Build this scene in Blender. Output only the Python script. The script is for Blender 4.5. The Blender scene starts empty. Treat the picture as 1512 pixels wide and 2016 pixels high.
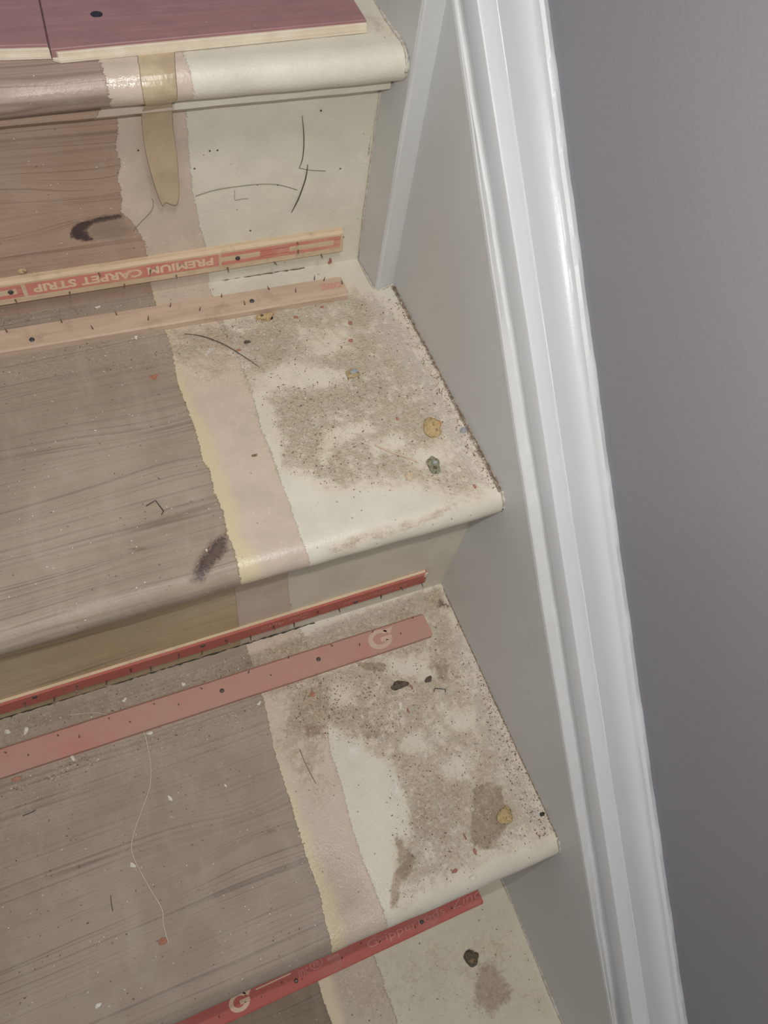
import bpy, bmesh, math, random
import numpy as np
from mathutils import Vector, Matrix, Euler

# ------------------------------------------------------------------ camera
CAM_C = np.array([-0.25783, -0.21591, 0.48627])
CAM_R = np.array([[0.9207267, -0.3675888, 0.1309228],
                  [-0.2618963, -0.8308656, -0.4909916],
                  [0.2892623, 0.4177808, -0.8612703]])
FPX = 1508.415
scn = bpy.context.scene
COL = scn.collection
cam_d = bpy.data.cameras.new('camera')
cam = bpy.data.objects.new('camera', cam_d)
COL.objects.link(cam)
m = Matrix([list(CAM_R[0]), list(-CAM_R[1]), list(-CAM_R[2])]).transposed().to_4x4()
m.translation = Vector(CAM_C)
cam.matrix_world = m
cam_d.sensor_fit = 'HORIZONTAL'
cam_d.sensor_width = 36.0
cam_d.lens = FPX / 1512 * 36.0
cam_d.clip_start = 0.01
scn.camera = cam

# ------------------------------------------------------------------ light
w = bpy.data.worlds.new('world')
scn.world = w
w.use_nodes = True
bg = w.node_tree.nodes['Background']
bg.inputs[0].default_value = (0.97, 0.97, 1.0, 1)
bg.inputs[1].default_value = 0.30

def lamp(name, loc, power, size, col=(1, 1, 1), target=None):
    d = bpy.data.lights.new(name, 'AREA')
    d.shape = 'DISK'
    d.size = size
    d.energy = power
    d.color = col
    o = bpy.data.objects.new(name, d)
    COL.objects.link(o)
    o.location = loc
    t = Vector(target) - Vector(loc)
    o.rotation_euler = t.to_track_quat('-Z', 'Y').to_euler()
    return o
# the phone's own flash, a few centimetres from its lens
lamp('phone_flash', (-0.248, -0.184, 0.508), 1.55, 0.012, (1.0, 0.985, 0.95), (-0.12, 0.17, 0.0))
# ceiling light of the stairwell, above and behind
lamp('stairwell_lamp', (0.0, -0.62, 1.85), 17.5, 0.40, (1.0, 0.97, 0.96), (-0.2, 0.1, 0))

scn.view_settings.view_transform = 'Standard'
scn.view_settings.look = 'None'
scn.view_settings.exposure = 0.0
scn.view_settings.gamma = 1.0
scn.view_settings.use_curve_mapping = False

# ------------------------------------------------------------------ measures
G = 0.235
H1, H2, H3 = 0.20465, 0.20734, 0.21283      # rise above tread 2, below it, and the next
T = 0.0275                                  # tread thickness
T1 = 0.0235                                 # the top one is thinner
N1, N2 = 0.0362, 0.0259                     # riser set back from nosing front
A1, A2, A3 = -0.01966, -0.01312, -0.0105    # slight skew of each nosing line
X1 = -0.0198                                # face of the thicker upper string
XL = -0.82
Z2, Z3, Z4 = 0.0, -H2, -H2 - H3
Y3 = -0.24025
rnd = random.Random(7)

def ray(q):
    return CAM_R.T @ np.array([(q[0] - 756) / FPX, (q[1] - 1008) / FPX, 1.0])
def on(axis, val, q):                        # where a line of sight meets the plane axis = val
    v = ray(q)
    t = (val - CAM_C[axis]) / v[axis]
    return CAM_C + t * v
def onz(q, z): return on(2, z, q)
def ony(q, y, a=0.0):                        # plane y = y + a*x
    v = ray(q)
    t = (y + a * CAM_C[0] - CAM_C[1]) / (v[1] - a * v[0])
    return CAM_C + t * v
def solvex(px, y, z):                        # x on the stair line (y, z) seen at column px
    k = (px - 756) / FPX
    n = CAM_R[0] - k * CAM_R[2]
    return CAM_C[0] - (n[1] * (y - CAM_C[1]) + n[2] * (z - CAM_C[2])) / n[0]

def lin(c):
    r = []
    for v in c:
        v = v / 255
        r.append(v / 12.92 if v <= 0.04045 else ((v + 0.055) / 1.055) ** 2.4)
    return (*r, 1.0)

# ------------------------------------------------------------------ node helper
class S:
    def __init__(s, g, sock): s.g, s.k = g, sock
    def _m(s, op, o=None, c=None): return s.g.math(op, s, o, c)
    def __add__(s, o): return s._m('ADD', o)
    def __radd__(s, o): return s._m('ADD', o)
    def __sub__(s, o): return s._m('SUBTRACT', o)
    def __rsub__(s, o): return s.g.math('SUBTRACT', o, s)
    def __mul__(s, o): return s._m('MULTIPLY', o)
    def __rmul__(s, o): return s._m('MULTIPLY', o)
    def abs(s): return s._m('ABSOLUTE')
    def max(s, o): return s._m('MAXIMUM', o)
    def min(s, o): return s._m('MINIMUM', o)
    def sin(s): return s._m('SINE')
    def step(s, lo, hi, a=0.0, b=1.0):
        n = s.g.nt.nodes.new('ShaderNodeMapRange')
        n.interpolation_type = 'SMOOTHSTEP'
        s.g.put(n.inputs[0], s)
        for i, v in zip((1, 2, 3, 4), (lo, hi, a, b)): n.inputs[i].default_value = v
        return S(s.g, n.outputs[0])

class Mat:
    def __init__(s, name):
        s.m = bpy.data.materials.new(name)
        s.m.use_nodes = True
        s.nt = s.m.node_tree
        s.b = s.nt.nodes['Principled BSDF']
        geo = s.nt.nodes.new('ShaderNodeNewGeometry')
        s.P = S(s, geo.outputs['Position'])
        tc = s.nt.nodes.new('ShaderNodeTexCoord')
        s.O = S(s, tc.outputs['Object'])
        sep = s.nt.nodes.new('ShaderNodeSeparateXYZ')
        s.put(sep.inputs[0], s.P)
        s.x, s.y, s.z = [S(s, sep.outputs[i]) for i in range(3)]
    def put(s, inp, v):
        if isinstance(v, S): s.nt.links.new(v.k, inp)
        elif v is not None: inp.default_value = v
    def math(s, op, a, b=None, c=None):
        n = s.nt.nodes.new('ShaderNodeMath'); n.operation = op
        s.put(n.inputs[0], a); s.put(n.inputs[1], b)
        if c is not None: s.put(n.inputs[2], c)
        return S(s, n.outputs[0])
    def vec(s, x, y, z):
        n = s.nt.nodes.new('ShaderNodeCombineXYZ')
        for i, v in enumerate((x, y, z)): s.put(n.inputs[i], v)
        return S(s, n.outputs[0])
    def noise(s, scale, detail=2, rough=0.5, v=None, dist=0.0):
        n = s.nt.nodes.new('ShaderNodeTexNoise')
        s.put(n.inputs['Vector'], v or s.P)
        n.inputs['Scale'].default_value = scale
        n.inputs['Detail'].default_value = detail
        n.inputs['Roughness'].default_value = rough
        n.inputs['Distortion'].default_value = dist
        return S(s, n.outputs[0])
    def voro(s, scale, v=None, rand=1.0):
        n = s.nt.nodes.new('ShaderNodeTexVoronoi')
        s.put(n.inputs['Vector'], v or s.P)
        n.inputs['Scale'].default_value = scale
        n.inputs['Randomness'].default_value = rand
        return S(s, n.outputs['Distance']), n
    def attr(s, name):
        n = s.nt.nodes.new('ShaderNodeAttribute'); n.attribute_name = name
        return S(s, n.outputs['Fac'])
    def col(s, c):
        n = s.nt.nodes.new('ShaderNodeRGB'); n.outputs[0].default_value = lin(c)
        return S(s, n.outputs[0])
    def mix(s, f, a, b):
        n = s.nt.nodes.new('ShaderNodeMix'); n.data_type = 'RGBA'
        s.put(n.inputs[0], f)
        s.put(n.inputs[6], a if isinstance(a, S) else lin(a))
        s.put(n.inputs[7], b if isinstance(b, S) else lin(b))
        return S(s, n.outputs[2])
    def bump(s, h, dist=0.001, strength=1.0):
        n = s.nt.nodes.new('ShaderNodeBump')
        n.inputs['Strength'].default_value = strength
        n.inputs['Distance'].default_value = dist
        s.put(n.inputs['Height'], h)
        s.nt.links.new(n.outputs[0], s.b.inputs['Normal'])
    def done(s, col, rough=0.5, spec=0.5):
        s.put(s.b.inputs['Base Color'], col if isinstance(col, S) else lin(col))
        s.put(s.b.inputs['Roughness'], rough)
        s.put(s.b.inputs['Specular IOR Level'], spec)
        return s.m

def simple(name, c, rough=0.5, spec=0.5, var=None, scale=300, metal=0.0, bump=0.0):
    g = Mat(name)
    col = g.mix(g.noise(scale, 3, 0.6).step(0.35, 0.65), c, var) if var else c
    if bump: g.bump(g.noise(scale * 1.5, 3, 0.6), bump)
    g.b.inputs['Metallic'].default_value = metal
    return g.done(col, rough, spec)

# ------------------------------------------------------------------ stair surface material
CREAM = (213, 207, 190); PINK = (201, 183, 166); YELLOW = (203, 188, 155)
def stair_mat(name, wood, wood2, grain_axis='y', dirt_col=(170, 149, 124), gloss=0.35, soil=0.0, cream=CREAM,
              pink=PINK):
    """bare wood, a yellow line, an old pink coat and a cream coat, with dirt from painted attributes"""
    g = Mat(name)
    q = g.y if grain_axis == 'y' else g.z
    r = g.z if grain_axis == 'y' else g.y
    fig = g.attr('figure')
    warp = g.noise(1.0, 2, 0.5, g.vec(g.x * 5.0, q * 16.0, r * 16.0)) * 0.012
    v1 = g.vec(g.x * 0.45, (q + warp + fig) * 48.0, r * 16.0)
    lines = g.noise(1.0, 2, 0.7, v1)
    v2 = g.vec(g.x * 2.6, (q + warp * 0.4 + fig) * 520.0, r * 150.0)
    fine = g.noise(1.0, 3, 0.6, v2)
    wd = g.mix(g.noise(9, 3, 0.6).step(0.35, 0.65), wood, wood2)
    dk = tuple(int(c * 0.70) for c in wood2)
    wd = g.mix(fine.step(0.44, 0.72) * 0.28, wd, dk)
    band = (lines - 0.5).abs()
    wd = g.mix(band.step(0.0, 0.014, 0.5, 0.0) * g.noise(14, 1).step(0.35, 0.6), wd, tuple(int(c * 0.62) for c in wood2))
    v3 = g.vec(g.x * 2.2, (q + warp + fig) * 300.0, r * 90.0)
    wd = g.mix(g.noise(1.0, 2, 0.5, v3).step(0.60, 0.72) * 0.34, wd, tuple(int(c * 0.6) for c in wood2))
    # dusty bloom across the grain
    v4 = g.vec(g.x * 45.0, q * 22.0, r * 22.0)
    wd = g.mix(g.noise(1.0, 5, 0.7, v4, 0.6).step(0.42, 0.8) * 0.34, wd, (176, 166, 150))
    kn = g.attr('knot')
    wd = g.mix((kn + (g.noise(260, 3, 0.7) - 0.5) * 0.9).step(0.1, 0.6) * 0.7, wd, (112, 92, 80))
    wd = g.mix((kn + (g.noise(480, 4, 0.8) - 0.5) * 2.0).step(0.42, 0.85) * 0.85, wd, (58, 46, 50))
    wd = g.mix(g.attr('knot_body').step(0.2, 0.8) * 0.6, wd, (128, 114, 100))
    # layers of paint
    jag = (g.noise(260, 4, 0.75) - 0.5) * 0.006 + (g.noise(1.0, 3, 0.7, g.vec(g.x * 60, q * 900, r * 900)) - 0.5) * g.attr('feather')
    e1 = (g.attr('b1') + jag).step(-0.0002, 0.0003)
    e2 = (g.attr('b2') + jag * 0.8 + (g.noise(70, 3) - 0.5) * 0.012).step(-0.006, 0.005)
    jag3 = (g.noise(110, 6, 0.85) - 0.5) * 0.022 * g.attr('dirt').step(-0.3, 0.9) + (g.noise(420, 3, 0.8) - 0.5) * 0.006
    e3 = (g.attr('b3') + jag3).step(-0.0005, 0.0006)
    mott = g.noise(28, 4, 0.65)
    cr = g.mix(mott.step(0.3, 0.72), cream, tuple(int(c * 0.95) for c in cream))
    pk = g.mix(mott.step(0.3, 0.7), pink, tuple(int(c * 0.94) for c in pink))
    c = g.mix(e1, wd, YELLOW)
    edge = (g.attr('b1') + jag)
    c = g.mix(edge.abs().step(0.0, 0.0007, 0.35, 0.0), c, (110, 92, 74))
    c = g.mix(e1 * e2, c, pk)
    c = g.mix(e1 * e3, c, cr)
    # dirt
    n1 = g.noise(150, 5, 0.75)
    n2 = g.noise(620, 4, 0.7)
    n3 = g.noise(38, 4, 0.7)
    d = g.attr('dirt')
    lvl = d + (n3 - 0.5) * 1.5 * d.step(0.02, 0.3)
    f1 = (lvl + (n1 - 0.5) * 1.9 + (n2 - 0.5) * 1.5)
    c = g.mix(lvl.step(0.0, 0.9) * (0.60 - (1.0 - e1) * 0.42) * d.step(0, 0.3), c, (202, 186, 161))
    c = g.mix(f1.step(0.72, 1.12) * d.step(0.0, 0.25) * (0.50 - (1.0 - e1) * 0.3), c, dirt_col)
    c = g.mix((lvl * 0.5 + (g.noise(330, 5, 0.8) - 0.5) * 2.6).step(0.45, 0.7) * d.step(0.05, 0.4) * 0.45, c, (152, 130, 104))
    c = g.mix((g.noise(420, 4, 0.8)).step(0.54, 0.60) * d.step(0.05, 0.4) * (0.6 - (1.0 - e1) * 0.45), c, (216, 202, 178))
    flk = (lvl + (g.noise(900, 3, 0.6) - 0.5) * 3.0).step(1.05, 1.5)
    c = g.mix(flk * 0.45 * d.step(0.05, 0.4), c, (124, 104, 86))
    # pale dust
    p = g.attr('pale')
    c = g.mix((p + (n1 - 0.5) * 1.2 + (n2 - 0.5) * 0.9).step(0.25, 0.85) * p.step(0, 0.3) * 0.8, c, (207, 196, 186))
    # dark stains
    s = g.attr('stain')
    c = g.mix((s + (n1 - 0.5) * 0.9).step(0.3, 0.62) * 0.72, c, g.mix(g.noise(210, 5, 0.8).step(0.4, 0.6), (166, 144, 120), (138, 116, 96)))
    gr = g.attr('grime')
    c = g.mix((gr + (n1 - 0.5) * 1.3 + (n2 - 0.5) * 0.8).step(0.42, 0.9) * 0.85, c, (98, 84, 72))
    ws = g.attr('white')
    c = g.mix((ws + (n1 - 0.5) * 1.4 + (n2 - 0.5)).step(0.42, 0.7) * 0.9, c, (216, 214, 208))
    # tiny dark and light specks everywhere
    vd, vn = g.voro(230)
    wn = g.nt.nodes.new('ShaderNodeTexWhiteNoise')
    g.nt.links.new(vn.outputs['Color'], wn.inputs['Vector'])
    sel = S(g, wn.outputs['Value'])
    dark = vd.step(0.10, 0.22, 1.0, 0.0) * sel.step(0.975 - soil, 0.98 - soil)
    c = g.mix(dark * 0.6, c, (92, 78, 66))
    vd2, vn2 = g.voro(340)
    wn2 = g.nt.nodes.new('ShaderNodeTexWhiteNoise')
    g.nt.links.new(vn2.outputs['Color'], wn2.inputs['Vector'])
    lt = vd2.step(0.10, 0.2, 1.0, 0.0) * S(g, wn2.outputs['Value']).step(0.95, 0.96)
    c = g.mix(lt * 0.8, c, (222, 218, 206))
    relief = (e1 * 0.7 + e1 * e3 * 0.5 + f1.step(0.4, 1.2) * d * 1.2 + fine * (1.0 - e1) * 0.25
              + g.noise(420, 3, 0.6) * 0.45 + g.attr('rough') * g.noise(420, 3, 0.6) * 3.2)
    g.bump(relief, 0.0007, 0.9)
    clean = (1.0 - d.step(0.05, 0.6)) * e1
    rough = 0.62 - clean * 0.2 - g.attr('rough') * 0.34 - g.attr('shine') * 0.34
    return g.done(c, rough, g.attr('rough') * 0.5 + gloss)

# ------------------------------------------------------------------ object helpers
def tag(o, label=None, cat=None, group=None, kind=None):
    if label: o['label'] = label
    if cat: o['category'] = cat
    if group: o['group'] = group
    if kind: o['kind'] = kind
    return o
def empty(name, loc, label=None, cat=None, group=None, rot=None):
    o = bpy.data.objects.new(name, None)
    o.empty_display_size = 0.02
    COL.objects.link(o)
    o.location = loc
    if rot is not None: o.rotation_euler = rot
    return tag(o, label, cat, group)
def link(name, me, mat, parent=None, loc=None):
    o = bpy.data.objects.new(name, me)
    COL.objects.link(o)
    if mat is not None and len(me.materials) == 0: me.materials.append(mat)
    if parent is not None:
        o.parent = parent
    if loc is not None: o.location = loc
    return o
def mesh(name, verts, faces, smooth=False):
    me = bpy.data.meshes.new(name)
    me.from_pydata([tuple(v) for v in verts], [], faces)
    bm = bmesh.new(); bm.from_mesh(me)
    bmesh.ops.recalc_face_normals(bm, faces=bm.faces)
    bm.to_mesh(me); bm.free()
    me.polygons.foreach_set('use_smooth', [smooth] * len(me.polygons))
    return me
def loft(name, rings, closed_ring=True, caps=True, smooth=False):
    n = len(rings[0]); v = [p for r in rings for p in r]; f = []
    for i in range(len(rings) - 1):
        for j in range(n if closed_ring else n - 1):
            k = (j + 1) % n
            f.append((i * n + j, i * n + k, (i + 1) * n + k, (i + 1) * n + j))
    if caps and closed_ring:
        f.append(tuple(range(n))); f.append(tuple(range((len(rings) - 1) * n, len(rings) * n)))
    return mesh(name, v, f, smooth)
def tube_mesh(name, pts, rad, sides=6):
    P = [Vector(p) for p in pts]; rings = []
    up = Vector((0, 0, 1))
    if abs((P[-1] - P[0]).normalized().z) > 0.9: up = Vector((0, 1, 0))
    for i, p in enumerate(P):
        t = (P[min(i + 1, len(P) - 1)] - P[max(i - 1, 0)]).normalized()
        a = t.cross(up).normalized(); b = a.cross(t)
        rr = rad[i] if isinstance(rad, (list, tuple)) else rad
        rings.append([p + rr * (math.cos(2 * math.pi * k / sides) * a + math.sin(2 * math.pi * k / sides) * b) for k in range(sides)])
    return loft(name, rings, smooth=True)
def spline(pts, n=6):
    P = [Vector(p) for p in pts]; out = []
    for i in range(len(P) - 1):
        a, b, c, d = P[max(i - 1, 0)], P[i], P[i + 1], P[min(i + 2, len(P) - 1)]
        for k in range(n):
            t = k / n
            out.append(0.5 * ((2 * b) + (c - a) * t + (2 * a - 5 * b + 4 * c - d) * t * t + (3 * b - a - 3 * c + d) * t ** 3))
    out.append(P[-1])
    return out
def wob(a, b=0.0, s=1.0):
    return (math.sin(a * 71 * s + b * 3.1) + math.sin(a * 173 * s + 1.3 + b) * 0.6 + math.sin(a * 417 * s + 2.1 - b) * 0.35) / 1.95

# signed distance (positive inside) of points to a polygon, and soft masks
def sdf(poly, X, Y):
    poly = np.asarray(poly, float); d = np.full(X.shape, 1e9); ins = np.zeros(X.shape, bool)
    n = len(poly)
    for i in range(n):
        ax, ay = poly[i]; bx, by = poly[(i + 1) % n]
        ex, ey = bx - ax, by - ay
        t = np.clip(((X - ax) * ex + (Y - ay) * ey) / (ex * ex + ey * ey + 1e-12), 0, 1)
        d = np.minimum(d, np.hypot(X - ax - t * ex, Y - ay - t * ey))
        if abs(by - ay) > 1e-12:
            c = ((ay > Y) != (by > Y)) & (X < (bx - ax) * (Y - ay) / (by - ay) + ax)
            ins ^= c
    return np.where(ins, d, -d)
def linedist(pts, X, Y):
    d = np.full(X.shape, 1e9)
    for (ax, ay), (bx, by) in zip(pts[:-1], pts[1:]):
        ex, ey = bx - ax, by - ay
        t = np.clip(((X - ax) * ex + (Y - ay) * ey) / (ex * ex + ey * ey + 1e-12), 0, 1)
        d = np.minimum(d, np.hypot(X - ax - t * ex, Y - ay - t * ey))
    return d
def soft(sd, wd): 
    t = np.clip(sd / wd * 0.5 + 0.5, 0, 1)
    return t * t * (3 - 2 * t)

ATTRS = ['b1', 'b2', 'b3', 'dirt', 'pale', 'stain', 'grime', 'white', 'knot', 'knot_body', 'figure', 'feather', 'rough', 'shine']
def paint(me, plane, axis2, spec):
    """spec: photo coordinates of coats and stains, carried to the surface's own plane (x, axis2)"""
    n = len(me.vertices); co = np.empty(n * 3); me.vertices.foreach_get('co', co); co = co.reshape(-1, 3)
    X = co[:, 0]; Y = co[:, axis2]
    def W(q):
        p = plane(q); return (p[0], p[axis2])
    out = {a: np.zeros(n) for a in ATTRS}
    out['b1'][:] = -1; out['b2'][:] = -1; out['b3'][:] = -1
    for k in ('b1', 'b2', 'b3'):
        if k in spec:
            pts = sorted([W(q) for q in spec[k]], key=lambda p: p[1])
            out[k] = X - np.interp(Y, [p[1] for p in pts], [p[0] for p in pts])
    for k in ('dirt', 'pale', 'stain', 'grime', 'white', 'knot', 'knot_body', 'rough', 'shine'):
        for item in spec.get(k, []):
            poly, wd, amt = item[:3]
            pw = [W(q) for q in poly]
            v = soft(sdf(pw, X, Y), wd) if len(item) < 4 else soft(item[3] - linedist(pw, X, Y), wd)
            if amt < 0: out[k] = out[k] * (1 - (-amt) * v)
            else: out[k] = np.maximum(out[k], amt * v)
    for (q, rx, ry, amp) in spec.get('figure', []):
        c = W(q)
        out['figure'] += amp * np.exp(-((X - c[0]) / rx) ** 2 - ((Y - c[1]) / ry) ** 2) * np.sign(Y - c[1] + 1e-9) * np.minimum(1, np.abs(Y - c[1]) / (ry * .5))
    out['feather'][:] = spec.get('feather', 0.004)
    for k, v in out.items():
        at = me.attributes.new(k, 'FLOAT', 'POINT'); at.data.foreach_set('value', v.astype(np.float32))

def grid_obj(name, P, mat, parent):
    """P: array rows x cols x 3, closed into nothing: an open sheet folded round its thickness"""
    r, c, _ = P.shape
    idx = np.arange(r * c).reshape(r, c)
    f = np.stack([idx[:-1, :-1], idx[1:, :-1], idx[1:, 1:], idx[:-1, 1:]], -1).reshape(-1, 4)
    me = bpy.data.meshes.new(name)
    me.from_pydata(P.reshape(-1, 3).tolist(), [], f.tolist())
    me.polygons.foreach_set('use_smooth', [True] * len(me.polygons))
    # end caps
    return me

# ------------------------------------------------------------------ materials
M = {}
def flat_paint(name, c, c2, rough, spec=0.5, b=0.0003):
    g = Mat(name)
    col = g.mix(g.noise(6, 4, 0.6).step(0.3, 0.7), c, c2)
    vd, vn = g.voro(48)
    wn = g.nt.nodes.new('ShaderNodeTexWhiteNoise'); g.nt.links.new(vn.outputs['Color'], wn.inputs['Vector'])
    col = g.mix(vd.step(0.02, 0.05, 1.0, 0.0) * S(g, wn.outputs['Value']).step(0.93, 0.94) * 0.6, col, (120, 112, 104))
    g.bump(g.noise(1.0, 4, 0.6, g.vec(g.x * 160, g.y * 60, g.z * 60)) + g.noise(700, 2, 0.5) * 0.25, b, 0.7)
    return g.done(col, rough, spec)
M['gloss'] = flat_paint('white_gloss_paint', (211, 213, 214), (206, 208, 208), 0.34)
M['string'] = flat_paint('string_gloss_paint', (205, 206, 205), (199, 199, 196), 0.40, 0.35)
def wall_mat():
    g = Mat('grey_emulsion')
    c = g.mix(g.noise(5, 3, 0.5).step(0.3, 0.7), (153, 151, 156), (149, 147, 151))
    g.bump(g.noise(380, 3, 0.6), 0.0003, 0.5)
    return g.done(c, 0.85, 0.2)
M['wall'] = wall_mat()
M['wood_t1'] = stair_mat('top_tread_surface', (166, 142, 130), (154, 131, 120), gloss=0.45)
M['wood_r1'] = stair_mat('upper_riser_surface', (176, 150, 130), (166, 139, 119), 'z', gloss=0.3)
M['wood_t2'] = stair_mat('middle_tread_surface', (163, 148, 131), (150, 134, 117), soil=0.05)
M['wood_r2'] = stair_mat('middle_riser_surface', (196, 176, 142), (182, 160, 126), 'z')
M['wood_t3'] = stair_mat('lower_tread_surface', (158, 143, 128), (147, 132, 117), soil=0.08)
M['wood_t4'] = stair_mat('bottom_tread_surface', (138, 122, 104), (128, 112, 94), soil=0.02, cream=(200, 195, 172),
                         pink=(182, 168, 150))

# ------------------------------------------------------------------ THE SETTING: wall
def box_mesh(name, a, b):
    v = [(x, y, z) for x in (a[0], b[0]) for y in (a[1], b[1]) for z in (a[2], b[2])]
    f = [(0, 1, 3, 2), (4, 6, 7, 5), (0, 4, 5, 1), (2, 3, 7, 6), (0, 2, 6, 4), (1, 5, 7, 3)]
    return mesh(name, v, f)
wall = link('wall_right', box_mesh('wall_right', (0.0440, -1.4, -1.35), (0.16, 1.3, 2.3)), M['wall'])
tag(wall, 'smooth mid grey painted wall above the white stair string', 'wall', kind='structure')

# ------------------------------------------------------------------ STAIRCASE
stair = empty('staircase', (0, 0, 0), 'half stripped wooden staircase with cream and pink paint left at its edge', 'staircase')

def tread(name, y0, z0, a_front, a_back, depth, t, spec, mat, xr=0.003, xl=XL, fine=(-0.46, 0.01), rad=None, lab=None):
    xs = list(np.arange(xl, fine[0], 0.02)) + list(np.arange(max(fine[0], xl), xr, 0.0022)) + [xr]
    xs = np.array(xs)
    prof = []                                  # (distance from nosing front, height) from the back of the top round to the back of the underside
    R = rad or t / 2
    top = [(y, 0.0) for y in np.arange(depth, R * 1.15, -0.0022)]
    arc = []
    for k in range(0, 19):
        th = math.pi / 2 + math.pi * k / 18
        arc.append((R * 1.15 + R * 1.15 * math.cos(th), -t / 2 + t / 2 * math.sin(th)))
    bot = [(y, -t) for y in (R * 1.5, R * 2.5, depth * 0.5, depth)]
    prof = np.array(top + arc + bot)
    r, c = len(prof), len(xs)
    Pp = np.zeros((r, c, 3))
    f = np.clip(prof[:, 0] / depth, 0, 1)
    for j, x in enumerate(xs):
        a = a_front * (1 - f) + a_back * f
        wy = 0.0007 * wob(x * 0.35, z0 * 9)
        Pp[:, j, 0] = x
        Pp[:, j, 1] = y0 + prof[:, 0] + a * x + wy * (1 - f)
        Pp[:, j, 2] = z0 + prof[:, 1] + 0.0005 * wob(x * 0.3, 4 + z0) * (1 - f) ** 4
    me = grid_obj(name, Pp, mat, stair)
    bm = bmesh.new(); bm.from_mesh(me); bm.verts.ensure_lookup_table()
    for j in (0, c - 1):
        bm.faces.new([bm.verts[i * c + j] for i in range(r)])
    for j in range(c - 1):
        bm.faces.new([bm.verts[j], bm.verts[j + 1], bm.verts[(r - 1) * c + j + 1], bm.verts[(r - 1) * c + j]])
    bmesh.ops.recalc_face_normals(bm, faces=bm.faces)
    for fc in bm.faces: fc.smooth = len(fc.verts) == 4
    bm.to_mesh(me); bm.free()
    paint(me, lambda q: onz(q, z0), 1, spec)
    o = link('tread', me, mat, stair)
    if lab: o['label'] = lab
    return o
def riser(yf, a, z0, z1, spec, mat, xr=0.003, lab=None, th=0.016):
    xs = np.array(list(np.arange(XL, -0.46, 0.02)) + list(np.arange(-0.46, xr, 0.0022)) + [xr])
    zs = np.arange(z0, z1 + 0.001, 0.0022)
    Pp = np.zeros((len(zs), len(xs), 3))
    for i, z in enumerate(zs):
        for j, x in enumerate(xs):
            Pp[i, j] = (x, yf + a * x + 0.0003 * wob(x * .3, z * 20), z)
    me = grid_obj('riser', Pp, mat, stair)
    bm = bmesh.new(); bm.from_mesh(me)
    geo = bmesh.ops.extrude_face_region(bm, geom=list(bm.faces))
    bmesh.ops.translate(bm, vec=(0, th, 0), verts=[v for v in geo['geom'] if isinstance(v, bmesh.types.BMVert)])
    bmesh.ops.recalc_face_normals(bm, faces=bm.faces)
    bm.to_mesh(me); bm.free()
    me.polygons.foreach_set('use_smooth', [False] * len(me.polygons))
    paint(me, lambda q: ony(q, yf, a), 2, spec)
    o = link('riser', me, mat, stair)
    if lab: o['label'] = lab
    return o

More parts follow.
